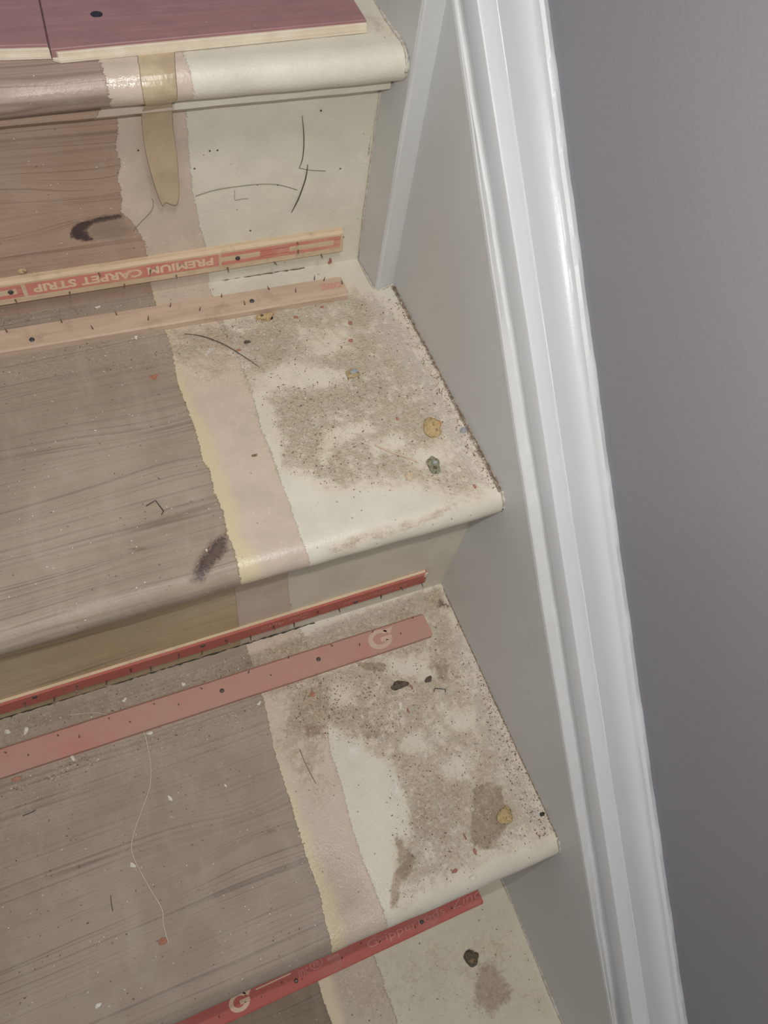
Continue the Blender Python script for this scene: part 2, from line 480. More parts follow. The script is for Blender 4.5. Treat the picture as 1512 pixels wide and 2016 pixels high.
# --- middle tread (the large one in the middle of the photo)
spec2 = dict(
    b1=[(338, 690), (350, 755), (372, 815), (385, 850), (398, 905), (412, 925), (422, 970), (440, 1010), (446, 1050), (458, 1075), (468, 1112), (474, 1140)],
    b2=[(345, 690), (362, 750), (392, 815), (415, 850), (432, 905), (450, 960), (470, 1010), (480, 1060), (512, 1110)],
    b3=[(440, 640), (482, 735), (500, 790), (515, 850), (528, 880), (550, 935), (572, 1000), (592, 1060), (612, 1100)],
    dirt=[([(300, 650), (480, 610), (690, 560), (770, 590), (860, 715), (935, 870), (978, 962), (900, 985), (800, 955), (700, 965), (640, 975), (560, 925), (520, 870), (505, 800), (440, 700), (330, 740)], 0.020, 0.80),
          ([(380, 650), (500, 625), (620, 640), (600, 700), (560, 760), (500, 720), (430, 690)], 0.018, 0.95), ([(340, 650), (480, 640), (500, 740), (380, 770), (345, 740)], 0.02, 0.6),
          ([(515, 780), (560, 760), (650, 760), (760, 720), (790, 760), (720, 830), (640, 830), (680, 900), (695, 965), (640, 960), (600, 930), (545, 925), (520, 860)], 0.014, 0.9),
          ([(0, 690), (340, 620), (350, 700), (180, 750), (0, 790)], 0.05, 0.5),
          ([(640, 1072), (740, 1030), (830, 1012), (905, 985), (905, 995), (830, 1030), (740, 1055), (650, 1085)], 0.0022, 0.6),
          ([(640, 850), (720, 830), (735, 845), (660, 880), (640, 915), (625, 900)], 0.005, -0.55), ([(730, 870), (790, 860), (800, 880), (740, 895)], 0.006, -0.6),
          ([(500, 740), (580, 705), (690, 740), (680, 755), (560, 765), (505, 790)], 0.006, -0.5), ([(800, 900), (880, 860), (900, 900), (820, 930)], 0.010, -0.5),
          ([(500, 800), (530, 800), (560, 870), (545, 915), (520, 870)], 0.006, -0.6), ([(600, 660), (680, 640), (690, 690), (610, 700)], 0.01, -0.45),
          ([(560, 930), (650, 975), (700, 975), (800, 965), (850, 990), (840, 1010), (740, 1035), (620, 1075), (600, 1060)], 0.006, -0.75)],
    pale=[([(700, 560), (780, 590), (850, 690), (915, 820), (980, 955), (930, 965), (880, 880), (810, 760), (740, 660)], 0.016, 0.75),
          ([(490, 760), (560, 690), (680, 700), (670, 740), (560, 780), (510, 800)], 0.012, 0.35)],
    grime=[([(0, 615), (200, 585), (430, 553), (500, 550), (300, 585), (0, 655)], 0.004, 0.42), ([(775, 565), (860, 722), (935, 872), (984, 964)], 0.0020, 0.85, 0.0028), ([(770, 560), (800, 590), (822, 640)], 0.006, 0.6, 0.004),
           ([(385, 1135), (405, 1095), (430, 1060), (445, 1060), (440, 1085), (410, 1120)], 0.005, 0.9),
           ([(480, 668), (492, 672), (488, 682), (476, 680)], 0.003, 0.8), ([(380, 645), (520, 622), (530, 632), (420, 655)], 0.008, 0.55)],
    stain=[([(690, 720), (712, 735), (705, 748), (680, 742)], 0.003, 0.0)],
    white=[([(414, 672), (424, 678), (424, 690), (414, 692), (406, 702), (401, 698), (410, 686), (418, 684)], 0.002, 0.75),
           ([(385, 1138), (440, 1125), (470, 1118), (470, 1124), (420, 1136), (380, 1146)], 0.003, 0.5)],
    knot=[([(376, 1142), (390, 1105), (420, 1064), (446, 1052), (446, 1084), (420, 1114), (398, 1140)], 0.005, 0.95),
          ([(236, 1084), (270, 1076), (310, 1073), (275, 1087)], 0.0016, 0.42)],
    figure=[((320, 870), 0.06, 0.03, 0.010), ((270, 1082), 0.03, 0.008, 0.004)],
    shine=[([(0, 1190), (470, 1110), (990, 960), (990, 1030), (470, 1180), (0, 1290)], 0.01, 0.4)],
    feather=0.003)
tread('tread', 0.0, Z2, A2, A1, G + N1 + 0.008, T, spec2, M['wood_t2'], xr=0.002,
      lab='tread with a dark knot by its yellow paint line')
spec3 = dict(
    b1=[(520, 1380), (540, 1480), (570, 1575), (600, 1680), (628, 1755), (640, 1815), (650, 1850), (655, 1875)],
    b2=[(510, 1380), (545, 1480), (585, 1575), (625, 1680), (660, 1755), (685, 1850)],
    b3=[(640, 1380), (650, 1480), (672, 1545), (690, 1620), (712, 1690), (735, 1745), (756, 1800), (770, 1840)],
    dirt=[([(480, 1330), (860, 1165), (925, 1250), (1010, 1440), (1098, 1640), (1000, 1680), (900, 1725), (820, 1790), (760, 1795), (770, 1660), (740, 1500), (640, 1440), (560, 1440)], 0.02, 0.74),
          ([(560, 1350), (700, 1310), (760, 1400), (800, 1440), (760, 1500), (640, 1430), (600, 1480), (545, 1440)], 0.02, 0.95),
          ([(780, 1540), (860, 1500), (960, 1500), (940, 1600), (900, 1690), (830, 1700), (790, 1660)], 0.02, 0.9),
          ([(520, 1440), (640, 1400), (660, 1560), (640, 1600), (590, 1560)], 0.015, 0.62),
          ([(0, 1500), (560, 1310), (545, 1460), (300, 1520), (0, 1650)], 0.06, 0.45),
          ([(470, 1290), (870, 1145), (885, 1200), (835, 1215), (480, 1340)], 0.008, 0.9),
          ([(0, 1410), (480, 1290), (480, 1330), (0, 1470)], 0.01, 0.6),
          ([(715, 1500), (735, 1498), (765, 1500), (800, 1580), (805, 1650), (785, 1640), (790, 1560)], 0.006, -0.7),
          ([(680, 1460), (715, 1455), (712, 1495), (686, 1495)], 0.004, -0.7), ([(650, 1350), (690, 1345), (700, 1385), (660, 1395)], 0.006, -0.6),
          ([(790, 1450), (830, 1440), (840, 1475), (800, 1485)], 0.008, -0.55), ([(880, 1400), (935, 1395), (940, 1440), (890, 1440)], 0.010, -0.6),
          ([(770, 1300), (840, 1290), (850, 1330), (790, 1330)], 0.008, -0.6), ([(870, 1500), (920, 1490), (925, 1530), (880, 1540)], 0.010, -0.5),
          ([(644, 1440), (664, 1440), (690, 1500), (745, 1505), (790, 1560), (792, 1640), (765, 1660), (775, 1740), (765, 1790), (740, 1785), (700, 1650), (665, 1570), (650, 1500)], 0.006, -0.85)],
    pale=[([(880, 1240), (925, 1250), (1010, 1440), (1098, 1640), (1050, 1665), (960, 1480)], 0.018, 0.8),
          ([(600, 1220), (840, 1165), (840, 1190), (600, 1270)], 0.01, 0.5)],
    stain=[([(932, 1552), (962, 1540), (985, 1548), (990, 1575), (1008, 1598), (1000, 1625), (985, 1650), (970, 1675), (935, 1668), (925, 1640), (932, 1590)], 0.006, 0.95),
           ([(850, 1300), (880, 1290), (893, 1320), (880, 1350), (850, 1340), (842, 1320)], 0.012, 0.6),
           ([(772, 1635), (795, 1660), (822, 1690), (815, 1715), (790, 1745), (782, 1785), (768, 1795), (768, 1740), (785, 1700)], 0.006, 0.8),
           ([(590, 1420), (640, 1415), (645, 1450), (600, 1460)], 0.012, 0.7),
           ([(690, 1300), (765, 1305), (755, 1325), (720, 1320)], 0.006, 0.8), ([(700, 1440), (780, 1430), (770, 1455), (720, 1460)], 0.01, 0.55)],
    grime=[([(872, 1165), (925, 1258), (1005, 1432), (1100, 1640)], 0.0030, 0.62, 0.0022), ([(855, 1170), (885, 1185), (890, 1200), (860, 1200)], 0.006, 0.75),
           ([(0, 1512), (200, 1478), (205, 1486), (0, 1530)], 0.004, 0.3)],
    white=[([(655, 1435), (662, 1438), (668, 1490), (656, 1480)], 0.003, 0.6), ([(685, 1470), (712, 1465), (706, 1490), (684, 1492)], 0.003, 0.6),
           ([(768, 1515), (780, 1520), (790, 1570), (776, 1565)], 0.003, 0.6)],
    knot=[([(525, 1630), (540, 1628), (540, 1640), (525, 1642)], 0.005, 0.5)],
    figure=[((500, 1620), 0.05, 0.025, 0.012)],
    rough=[([(610, 1690), (660, 1690), (715, 1740), (745, 1800), (700, 1825), (650, 1845), (630, 1780)], 0.022, 1.0)],
    feather=0.0015)
tread('tread', Y3, Z3, A3, A2, 0.24025 + N2 + 0.008, T, spec3, M['wood_t3'], xr=0.002,
      lab='dirtiest tread, the one under the long thread')
spec4 = dict(
    b1=[(600, 1860), (625, 1930), (640, 1980), (655, 2016)],
    b2=[(640, 1860), (655, 1930), (680, 2016)],
    b3=[(725, 1860), (745, 1905), (760, 1950), (782, 2016)],
    dirt=[([(640, 1920), (950, 1780), (1010, 1790), (1110, 2016), (700, 2016)], 0.03, 0.42),
          ([(760, 1870), (880, 1820), (900, 1900), (820, 1960)], 0.03, 0.42)],
    stain=[([(940, 1900), (975, 1885), (1000, 1930), (1012, 1950), (1008, 1975), (985, 1985), (970, 2010), (950, 1990), (930, 1985), (930, 1940)], 0.010, 0.66)],
    pale=[([(985, 1735), (1000, 1735), (1060, 1870), (1110, 2000), (1095, 2016)], 0.006, 0.7)],
    feather=0.0015)
tread('tread', Y3 * 2, Z4, A3, A3, 0.24025 + N2 + 0.008, T, spec4, M['wood_t4'], xr=0.002,
      lab='lowest tread in view, olive cream with a brown stain')
spec1 = dict(
    b1=[(193, 90), (193, 112)], b2=[(150, 90), (150, 112)],
    b3=[(350, 75), (352, 85)],
    dirt=[([(715, 30), (760, 30), (790, 70), (740, 75), (715, 60)], 0.01, 0.6), ([(280, 90), (390, 90), (395, 110), (280, 115)], 0.01, 0.25)],
    pale=[([(705, 0), (745, 0), (785, 70), (720, 70)], 0.02, 0.5)],
    shine=[([(0, 60), (350, 60), (350, 150), (0, 200)], 0.02, 0.9)],
    feather=0.006)
tread('tread', G, H1, A1, A1, G + N1, T1, spec1, M['wood_t1'], xr=X1 + 0.002, lab='top tread under the mauve planks, rounded nosing')
# --- risers
y1 = G + N1
sr1 = dict(
    b1=[(232, 215), (230, 250), (228, 300), (238, 318), (232, 345), (240, 400), (236, 415), (262, 440), (285, 478), (290, 520)],
    b2=[(170, 215), (215, 520)],
    b3=[(366, 215), (368, 260), (374, 330), (380, 380), (392, 440), (406, 490)],
    knot=[([(138, 468), (140, 450), (152, 440), (200, 426), (238, 421), (244, 428), (215, 434), (182, 442), (170, 452), (176, 464), (190, 474), (160, 474)], 0.0016, 0.95)],
    knot_body=[([(165, 455), (190, 436), (235, 428), (262, 455), (235, 470), (190, 472)], 0.008, 0.9)],
    dirt=[([(250, 440), (400, 450), (420, 500), (250, 520)], 0.02, 0.25), ([(600, 440), (700, 440), (700, 510), (600, 480)], 0.02, 0.15)],
    grime=[([(703, 505), (722, 350), (730, 260)], 0.0009, 0.62, 0.0008), ([(265, 452), (268, 460), (262, 462)], 0.003, 0.5),
           ([(440, 488), (466, 480), (465, 484), (445, 490)], 0.002, 0.7)],
    figure=[((200, 400), 0.05, 0.025, 0.014)],
    feather=0.005)
riser(y1, A1, -0.004, H1 - T1 + 0.003, sr1, M['wood_r1'], xr=X1 + 0.002, lab='tall riser with wood, pink and cream paint and wire marks')
sr2 = dict(
    b1=[(462, 1150), (468, 1215)], b2=[(420, 1150), (425, 1215)], b3=[(565, 1130), (572, 1200)],
    dirt=[([(470, 1180), (870, 1060), (870, 1140), (470, 1240)], 0.02, 0.22)],
    figure=[((260, 1260), 0.10, 0.03, 0.02)], feather=0.001)
riser(N2, A2, Z3 - 0.004, Z2 - T + 0.003, sr2, M['wood_r2'], lab='shadowed riser between the two largest treads')
riser(Y3 + N2, A3, Z4 - 0.004, Z3 - T + 0.003, dict(b1=[(600, 1800), (600, 1900)], b2=[(600, 1800), (600, 1900)], b3=[(700, 1800), (700, 1900)]), M['wood_r2'])
# --- fillet mouldings under the top nosing
def bar(name, xa, xb, yfun, y_back, zb, zt, mat, parent, paintspec=None, plane=None, n=90):
    rings = []
    for i in range(n + 1):
        x = xa + (xb - xa) * i / n
        y = yfun(x); w1 = 0.0003 * wob(x * .6, zb * 50)
        rings.append([(x, y_back + A1 * x, zb + w1), (x, y + 0.0006, zb + w1), (x, y, zb + 0.0008 + w1), (x, y + w1, zt - 0.0008), (x, y + 0.0008, zt), (x, y_back + A1 * x, zt)])
    me = loft(name, rings)
    if paintspec is not None: paint(me, plane, 2, paintspec)
    return link(name, me, mat, parent)
sf = dict(b1=[(205, 200), (188, 235)], b2=[(150, 200), (140, 235)], b3=[(340, 190), (342, 230)], feather=0.003,
          grime=[([(420, 188), (560, 175), (560, 178), (420, 191)], 0.001, 0.7), ([(700, 165), (735, 162)], 0.001, 0.0)])
bar('fillet_moulding', XL, -0.021, lambda x: G + 0.0175 + A1 * x, y1 + 0.001, H1 - 0.0352, H1 - T1 + 0.001, M['wood_r1'], stair,
    sf, lambda q: ony(q, G + 0.0175, A1))
bar('fillet_moulding', XL, -0.0255, lambda x: G + 0.0325 + A1 * x, y1 + 0.001, H1 - 0.0462, H1 - 0.0345, M['wood_r1'], stair,
    sf, lambda q: ony(q, G + 0.0175, A1))

# --- wall string with its moulded capping: curves of height along y, fitted to the photo
QC = {'a': (0.0, 0.11013, 0.87082, 0.03844), 'b': (0.008, -0.04624, 0.84035, 0.0412), 'c': (0.009, -0.01028, 0.83675, 0.0679),
      'd': (0.024, 0.02787, 0.83685, 0.0635), 'e': (0.034, 0.05576, 0.83613, 0.0897), 'f': (0.036, 0.06026, 0.84012, 0.0921),
      'g': (0.044, 0.04575, 0.83768, 0.0934)}
def qz(k, y):
    x, a2, a1, a0 = QC[k]
    lo, hi = -0.40, 0.25
    if y < lo: return a2 * lo * lo + a1 * lo + a0 + (2 * a2 * lo + a1) * (y - lo)
    if y > hi: return a2 * hi * hi + a1 * hi + a0 + (2 * a2 * hi + a1) * (y - hi)
    return a2 * y * y + a1 * y + a0
ys = list(np.arange(-0.95, -0.45, 0.05)) + list(np.arange(-0.45, 0.30, 0.004)) + list(np.arange(0.30, 0.85, 0.05))
def wx(y): return -0.0004 * y
rings = []
for y in ys:
    za, zb, zc = qz('a', y), qz('b', y), qz('c', y)
    j1 = 0.0007 * wob(y * .8, 1); j2 = 0.0010 * wob(y * 1.1, 5)
    rings.append([(0.0, y, za - 0.40), (0.0, y, za - 0.2), (0.0, y, za - 0.004 + j1), (0.0005, y, za - 0.0012 + j1), (0.0014, y, za - 0.0002 + j1),
                  (0.0060, y, zb - 0.0012 + j2), (0.0078, y, zb + j2 - .0006), (0.0086, y, zb + 0.0008 + j2), (0.0090, y, zb + 0.004), (0.0090, y, zc - 0.004),
                  (0.016, y, zc - 0.006), (0.028, y, zc - 0.010), (0.028, y, za - 0.40)])
me = loft('wall_string', rings)
so = link('wall_string', me, M['string'], stair)
so['label'] = 'flat white string board running down beside the treads'
rings = []
for y in ys:
    zc, zd, ze, zf, zg = (qz(k, y) for k in 'cdefg')
    w2 = 0.00035 * wob(y * .5, 2); w3 = 0.0006 * wob(y * .9, 3); w4 = 0.0009 * wob(y * 1.3, 8)
    r = [(0.0086, y, zc - 0.02), (0.0087, y, zc - 0.0013 + w2), (0.0092, y, zc - 0.0003 + w2), (0.0108, y, zc + 0.0003 + w2), (0.0215, y, zd + 0.0012 + w2), (0.0234, y, zd - 0.0003)]
    for k in range(0, 9):                       # scooped cove
        th = k / 8
        q_ = th * math.pi / 2
        x = 0.0240 + 0.010 * (0.25 * th + 0.75 * (1 - math.cos(q_)))
        z = zd - 0.0002 + (ze - zd) * (0.3 * th + 0.7 * math.sin(q_))
        r.append((x, y, z + w2))
    r += [(0.0348, y, ze + 0.0004 + w3 * .5), (0.0352, y, zf - 0.0024 + w3), (0.0361, y, zf - 0.0012 + w3), (0.0370, y, zf + 0.0016 + w3), (0.0395, y, (zf + zg) / 2 + 0.0028 + w3),
          (0.0425, y, zg + 0.0012 + w4), (0.0439, y, zg + w4), (0.0439, y, zc - 0.02)]
    rings.append(r)
me = loft('capping_moulding', rings, smooth=False)
for p in me.polygons: p.use_smooth = True
co = link('capping_moulding', me, M['gloss'], stair)
co['label'] = 'glossy white moulded capping with a scooped cove'
em = co.modifiers.new('edge', 'EDGE_SPLIT'); em.split_angle = math.radians(38)
# --- thicker upper string ending in an upright edge
rings = []
plan = [(-0.0205, 0.80), (X1, 0.275), (-0.0182, 0.2330), (-0.0172, 0.2311), (-0.0155, 0.2311), (0.0030, 0.2358), (0.0048, 0.2375), (0.006, 0.80)]
zs = [-0.012, 0.0, 0.05, 0.1, 0.15, 0.2]
for z in zs:
    rings.append([(x + 0.0002 * wob(z, k), y + 0.0003 * wob(z, k + 2), z) for k, (x, y) in enumerate(plan)])
rings.append([(x, y, qz('a', y) + 0.004) for (x, y) in plan])
me = loft('upper_string', rings)
uo = link('upper_string', me, M['string'], stair)
uo['label'] = 'thicker upper string ending in a bright upright edge'
# crumbled filler where nosing ends meet the string
def bead(name, pts, r0, mat, parent, seed=0, sides=6):
    rr = random.Random(seed); P = spline(pts, 5)
    P = [p + Vector([rr.uniform(-1, 1) * r0 * .25 for _ in range(3)]) for p in P]
    return link(name, tube_mesh(name, P, [r0 * rr.uniform(.55, 1.2) for _ in P], sides), mat, parent)
M['filler'] = simple('old_filler', (200, 196, 186), 0.7, 0.3, (176, 164, 148), 260, bump=0.0006)
M['dustline'] = simple('packed_dust', (126, 110, 94), 0.95, 0.1, (176, 162, 146), 420, bump=0.001)
bead('filler_bead', [(0.0, 0.23, 0.0005), (0.0, 0.15, 0.0003), (0.0, 0.08, 0.0004), (0.0, 0.012, 0.0003)], 0.0011, M['dustline'], stair, 1)
bead('filler_bead', [(0.0, 0.02, Z3), (0.0, -0.06, Z3 + .0003), (0.0, -0.15, Z3), (0.0, -0.228, Z3)], 0.0010, M['dustline'], stair, 2)
bead('filler_bead', [(0.0, -0.22, Z4), (0.0, -0.3, Z4), (0.0, -0.45, Z4)], 0.0018, M['filler'], stair, 3)
bead('filler_bead', [(X1, 0.2352, H1 - .012), (X1, 0.238, H1 - 0.004), (X1, 0.247, H1), (X1, 0.268, H1 + .0003), (X1, 0.32, H1)], 0.0013, M['filler'], stair, 4)
bead('filler_bead', [(X1, y1 - .0005, 0.16), (X1 + .0, y1 - .0005, 0.08), (X1, y1 - .0005, 0.002)], 0.0009, M['filler'], stair, 5)
bead('filler_bead', [(X1, 0.27, 0.0), (-0.018, 0.232, 0.0), (0.001, 0.235, 0.0)], 0.0010, M['filler'], stair, 6)
bead('filler_bead', [(0.0, 0.0008, -.016), (0.0, 0.002, -.006), (0.0, 0.010, 0.0)], 0.0016, M['filler'], stair, 7)
bead('filler_bead', [(0.0, Y3 + .0008, Z3 - .016), (0.0, Y3 + .002, Z3 - .006), (0.0, Y3 + 0.010, Z3)], 0.0016, M['filler'], stair, 8)

# ------------------------------------------------------------------ planks on the top tread
def plank_mat(name, c, c2):
    g = Mat(name)
    v = g.vec(g.x * 6, g.y * 330, g.z * 60)
    n = g.noise(1.0, 4, 0.65, v)
    c_ = g.mix(n.step(0.3, 0.7), c, c2)
    c_ = g.mix(g.noise(1.0, 3, 0.6, g.vec(g.x * 40, g.y * 90, g.z)).step(0.35, 0.7) * .5, c_, tuple(int(k * .93) for k in c2))
    vd, vn = g.voro(150)
    wn = g.nt.nodes.new('ShaderNodeTexWhiteNoise'); g.nt.links.new(vn.outputs['Color'], wn.inputs['Vector'])
    c_ = g.mix(vd.step(0.03, 0.12, 1.0, 0.0) * S(g, wn.outputs['Value']).step(0.9, 0.92) * .7, c_, (190, 160, 152))
    g.bump(n, 0.0002, 0.4)
    return g.done(c_, 0.45, 0.35)
M['mauve'] = plank_mat('mauve_plank_face', (158, 120, 120), (149, 110, 110))
M['plank_edge'] = simple('plank_pale_edge', (216, 204, 184), 0.7, 0.3, (208, 194, 172), 90)
M['black'] = simple('black_plug', (34, 30, 44), 0.4, 0.4)
PT = 0.0065
zp = H1 + 0.0004
def plank(label, quad, group=None):
    # quad of (x, y) corners: front-left, front-right, back-right, back-left
    cx = sum(q[0] for q in quad) / 4; cy = sum(q[1] for q in quad) / 4
    e = empty('floor_plank', (cx, cy, zp), label, 'plank', group)
    q = [(x - cx, y - cy) for x, y in quad]
    ed = 0.0016
    # face board, set back from a pale tongue along the front
    def prism(pts, z0, z1, b):
        rings = [[(x, y, z0) for x, y in pts], [(x, y, z1 - b) for x, y in pts]]
        mx = sum(p[0] for p in pts) / 4; my = sum(p[1] for p in pts) / 4
        rings.append([(x - b * (1 if x > mx else -1), y - b * (1 if y > my else -1), z1) for x, y in pts])
        return loft('m', rings)
    fl, fr, br, bl = q
    face = [(fl[0], fl[1] + ed), (fr[0], fr[1] + ed), br, bl]
    link('plank_face', prism(face, 0.0, PT, 0.0004), M['mauve'], e)
    tong = [(fl[0] + .0034, fl[1]), (fr[0], fr[1]), (fr[0], fr[1] + ed + .004), (fl[0] + .001, fl[1] + ed + .004)]
    link('tongue', prism(tong, 0.0, PT * 0.74, 0.0003), M['plank_edge'], e)
    lip = [(fl[0] + .0038, fl[1] - .0018), (fr[0], fr[1] - .0018), (fr[0], fr[1] + .001), (fl[0], fl[1] + .001)]
    lo = link('lower_lip', prism(lip, 0.0, PT * 0.28, 0.0002), M['plank_edge'], e)
    return e
zt = zp + PT
fr_ = onz((722, 52), zp + .003); fl_ = onz((103, 112), zp + .003)
bl_ = onz((75, 0), zt)
sx = fl_[0] + (bl_[0] - fl_[0]) / (bl_[1] - fl_[1]) * (0.44 - fl_[1])
SL = (onz((79, 0), zt)[0] - fl_[0]) / (onz((79, 0), zt)[1] - fl_[1]) * (0.44 - fl_[1])
pk = plank('mauve plank, the right one with a black plug, on the top tread', [(fl_[0], fl_[1]), (fr_[0], fr_[1]), (fr_[0] + .001, 0.44), (fl_[0] + SL, 0.44)])
plug = onz((190, 28), zt)
pm = loft('plug', [[(0.0036 * s * math.cos(a * math.pi / 8), 0.0034 * s * math.sin(a * math.pi / 8), z) for a in range(16)] for s, z in ((1, -0.002), (1, 0.00012), (0.8, 0.0003), (0.3, 0.00015))], smooth=True)
po = link('screw_plug', pm, M['black'], pk, (plug[0] - pk.location[0], plug[1] - pk.location[1], zt - pk.location[2]))
l2 = onz((100, 102), zp + .003); l3 = onz((0, 105), zp + .003)
plank('mauve plank at the top left corner, butted to the longer one', [(-0.62, l3[1] + (l3[1] - l2[1]) / (l3[0] - l2[0]) * (-0.62 - l3[0])), (fl_[0] - .0005, l2[1] ), (fl_[0] - .0005 + SL, 0.44), (-0.62, 0.44)])

# ------------------------------------------------------------------ gripper rods
def strip_mat(name, wood, wood2):
    g = Mat(name)
    n = g.noise(1.0, 4, 0.6, g.vec(g.x * 20, g.y * 260, g.z * 260))
    c = g.mix(n.step(0.3, 0.7), wood, wood2)
    c = g.mix(g.noise(60, 4, .7).step(0.5, 0.75) * 0.5, c, tuple(int(k * .82) for k in wood2))
    g.bump(n, 0.0004, 0.5)
    return g.done(c, 0.7, 0.25)
def print_mat(name, c, wear, dust, amount):
    g = Mat(name)
    n = g.noise(1.0, 5, 0.75, g.vec(g.x * 60, g.y * 300, g.z * 300))
    col = g.mix(n.step(0.25, 0.75), c, wear)
    col = g.mix(g.noise(26, 5, 0.7).step(0.62 - amount * .6, 0.98 - amount * .45) * 0.85, col, dust)
    col = g.mix(g.noise(800, 3, 0.6).step(0.60, 0.72) * (0.2 + .4 * amount), col, dust)
    g.bump(g.noise(400, 3), 0.0003, 0.4)
    return g.done(col, 0.62, 0.3)
M['ply'] = strip_mat('gripper_plywood', (208, 186, 156), (196, 172, 142))
M['ply_dusty'] = strip_mat('gripper_plywood_dusty', (196, 173, 150), (184, 161, 139))
M['red_print'] = print_mat('red_printed_band', (196, 120, 108), (202, 134, 120), (204, 170, 146), 0.35)
M['red_rod'] = print_mat('red_rod_paint', (182, 104, 92), (172, 96, 84), (168, 136, 116), 0.25)
M['red_dusty'] = print_mat('red_rod_dusty', (188, 126, 114), (176, 120, 108), (178, 142, 126), 0.8)
M['red_deep'] = print_mat('red_rod_deep', (190, 102, 92), (178, 96, 86), (176, 134, 118), 0.3)
M['letter'] = print_mat('beige_lettering', (220, 197, 166), (210, 180, 152), (200, 150, 132), 0.2)
M['letter_faint'] = print_mat('faint_lettering', (204, 144, 130), (196, 134, 120), (186, 116, 104), 0.3)
M['letter_dust'] = print_mat('dusty_lettering', (200, 178, 156), (192, 168, 148), (186, 146, 130), 0.3)
M['pin'] = simple('steel_pin', (150, 146, 140), 0.35, 0.5, metal=0.9)
M['pin_dark'] = simple('dark_pin', (112, 100, 88), 0.5, 0.5, metal=0.5)
M['nail'] = simple('nail_head', (92, 90, 90), 0.5, 0.5, (70, 66, 62), 600, metal=0.4)

pin_me = loft('pin', [[(r * math.cos(a * math.pi / 3) + lx, r * math.sin(a * math.pi / 3), z) for a in range(6)] for r, z, lx in
                      ((0.00075, -0.0006, 0), (0.0007, 0.0014, 0.0002), (0.0005, 0.0038, 0.0007), (0.00012, 0.0060, 0.0014))], smooth=True)
pin_me.materials.append(M['pin'])
pin_dk = pin_me.copy(); pin_dk.materials.clear(); pin_dk.materials.append(M['pin_dark'])
nail_me = loft('nail_head', [[(r * math.cos(a * math.pi / 6), r * math.sin(a * math.pi / 6), z) for a in range(12)] for r, z in
                             ((0.0019, -0.0008), (0.0021, 0.0003), (0.0017, 0.0009), (0.0006, 0.00075))], smooth=True)
nail_me.materials.append(M['nail'])

def text_mesh(body, size, bold=False, shear=0.0):
    cu = bpy.data.curves.new('txt', 'FONT')
    cu.body = body; cu.size = size; cu.align_x = 'LEFT'; cu.align_y = 'BOTTOM_BASELINE'
    cu.shear = shear; cu.extrude = 0.00003; cu.resolution_u = 3
    if bold: cu.offset = size * 0.035
    o = bpy.data.objects.new('txt', cu); COL.objects.link(o)
    dg = bpy.context.evaluated_depsgraph_get()
    me = bpy.data.meshes.new_from_object(o.evaluated_get(dg))
    bpy.data.objects.remove(o)
    return me

def rod(label, A, B, width, thick, updir, mat, pins, nails, normal_face, dark_pins=False, ends=(0, 0), band=None, group=None, lean=0.5):
    """A: point at right end on the face's first edge, B: same edge at the left. updir: unit vector across the face
    (first edge to second edge); normal_face: outward normal. Local frame: X along rod to the right, Y across, Z out."""
    A = Vector(A); B = Vector(B)
    X = (A - B).normalized(); Zn = Vector(normal_face); Y = Zn.cross(X).normalized(); Zn = X.cross(Y).normalized()
    if Y.dot(Vector(updir)) < 0: raise Exception('frame')
    L = (A - B).length
    mt = Matrix((X, Y, Zn)).transposed().to_4x4(); mt.translation = B
    e = empty('gripper_rod', B, label, 'carpet gripper', group)
    e.rotation_euler = mt.to_euler()
    inv = mt.inverted()
    ch = 0.0014
    n = 60; rings = []
    for i in range(n + 1):
        x = L * i / n
        j = 0.00012 * wob(x, thick * 1000)
        ex = 0.0
        rings.append([(x, j, -thick), (x, j, -0.0012), (x, ch, 0), (x, width - ch * 1.4, 0), (x, width + j, -0.0022), (x, width + j, -thick)])
    # broken right end
    for k, (dx) in enumerate((0.0, 0.0, 0.0012, ends[0], ends[1], 0.0)):
        x, y, z = rings[-1][k]; rings[-1][k] = (x + dx, y, z)
    link('rod_body', loft('rod', rings), mat, e)
    def loc_of(q):                               # line of sight to the face plane
        v = Vector(ray(q)); c = Vector(CAM_C)
        t = (B - c).dot(Zn) / v.dot(Zn)
        return inv @ (c + v * t)
    for i, q in enumerate(pins):
        p = loc_of(q)
        if not (0.0 < p.y < width): p.y = min(max(p.y, 0.003), width - 0.004)
        if p.x < 0.002 or p.x > L - 0.001: continue
        o = bpy.data.objects.new('pin', pin_dk if dark_pins else pin_me); COL.objects.link(o)
        o.parent = e; o.location = (p.x, p.y, 0)
        if dark_pins: o.scale = (.75, .75, .7)
        o.rotation_euler = Euler((rnd.uniform(-.3, .3), rnd.uniform(-.2, .25), rnd.uniform(0.9, 2.2)))
    # the same pins go on beyond the picture's left edge
    for q in nails:
        p = loc_of(q); p.y = min(max(p.y, 0.004), width - 0.004)
        o = bpy.data.objects.new('nail_head', nail_me); COL.objects.link(o)
        o.parent = e; o.location = (p.x, p.y, 0); o.rotation_euler = (0, 0, rnd.uniform(0, 3))
    return e, loc_of, L
def put_text(e, body, size, mat, p0, p1, flip=False, bold=True, shear=0.0, h=None, name='lettering'):
    """lettering laid in the rod's own frame from p0 (x, y) to p1.x"""
    me = text_mesh(body, size, bold, shear)
    xs = [v.co.x for v in me.vertices]; yv = [v.co.y for v in me.vertices]
    w0, h0 = max(xs) - min(xs), max(yv) - min(yv)
    sx_ = (p1[0] - p0[0]) / w0; sy = (h or h0) / h0
    for v in me.vertices:
        x = (v.co.x - min(xs)) * sx_; y = (v.co.y - min(yv)) * sy; z = v.co.z
        if flip: x = (p1[0] - p0[0]) - x; y = (h or h0) - y
        v.co = (x, y, z)
    me.materials.clear()
    o = link(name, me, mat, e, (p0[0], p0[1], 0.00012))
    return o
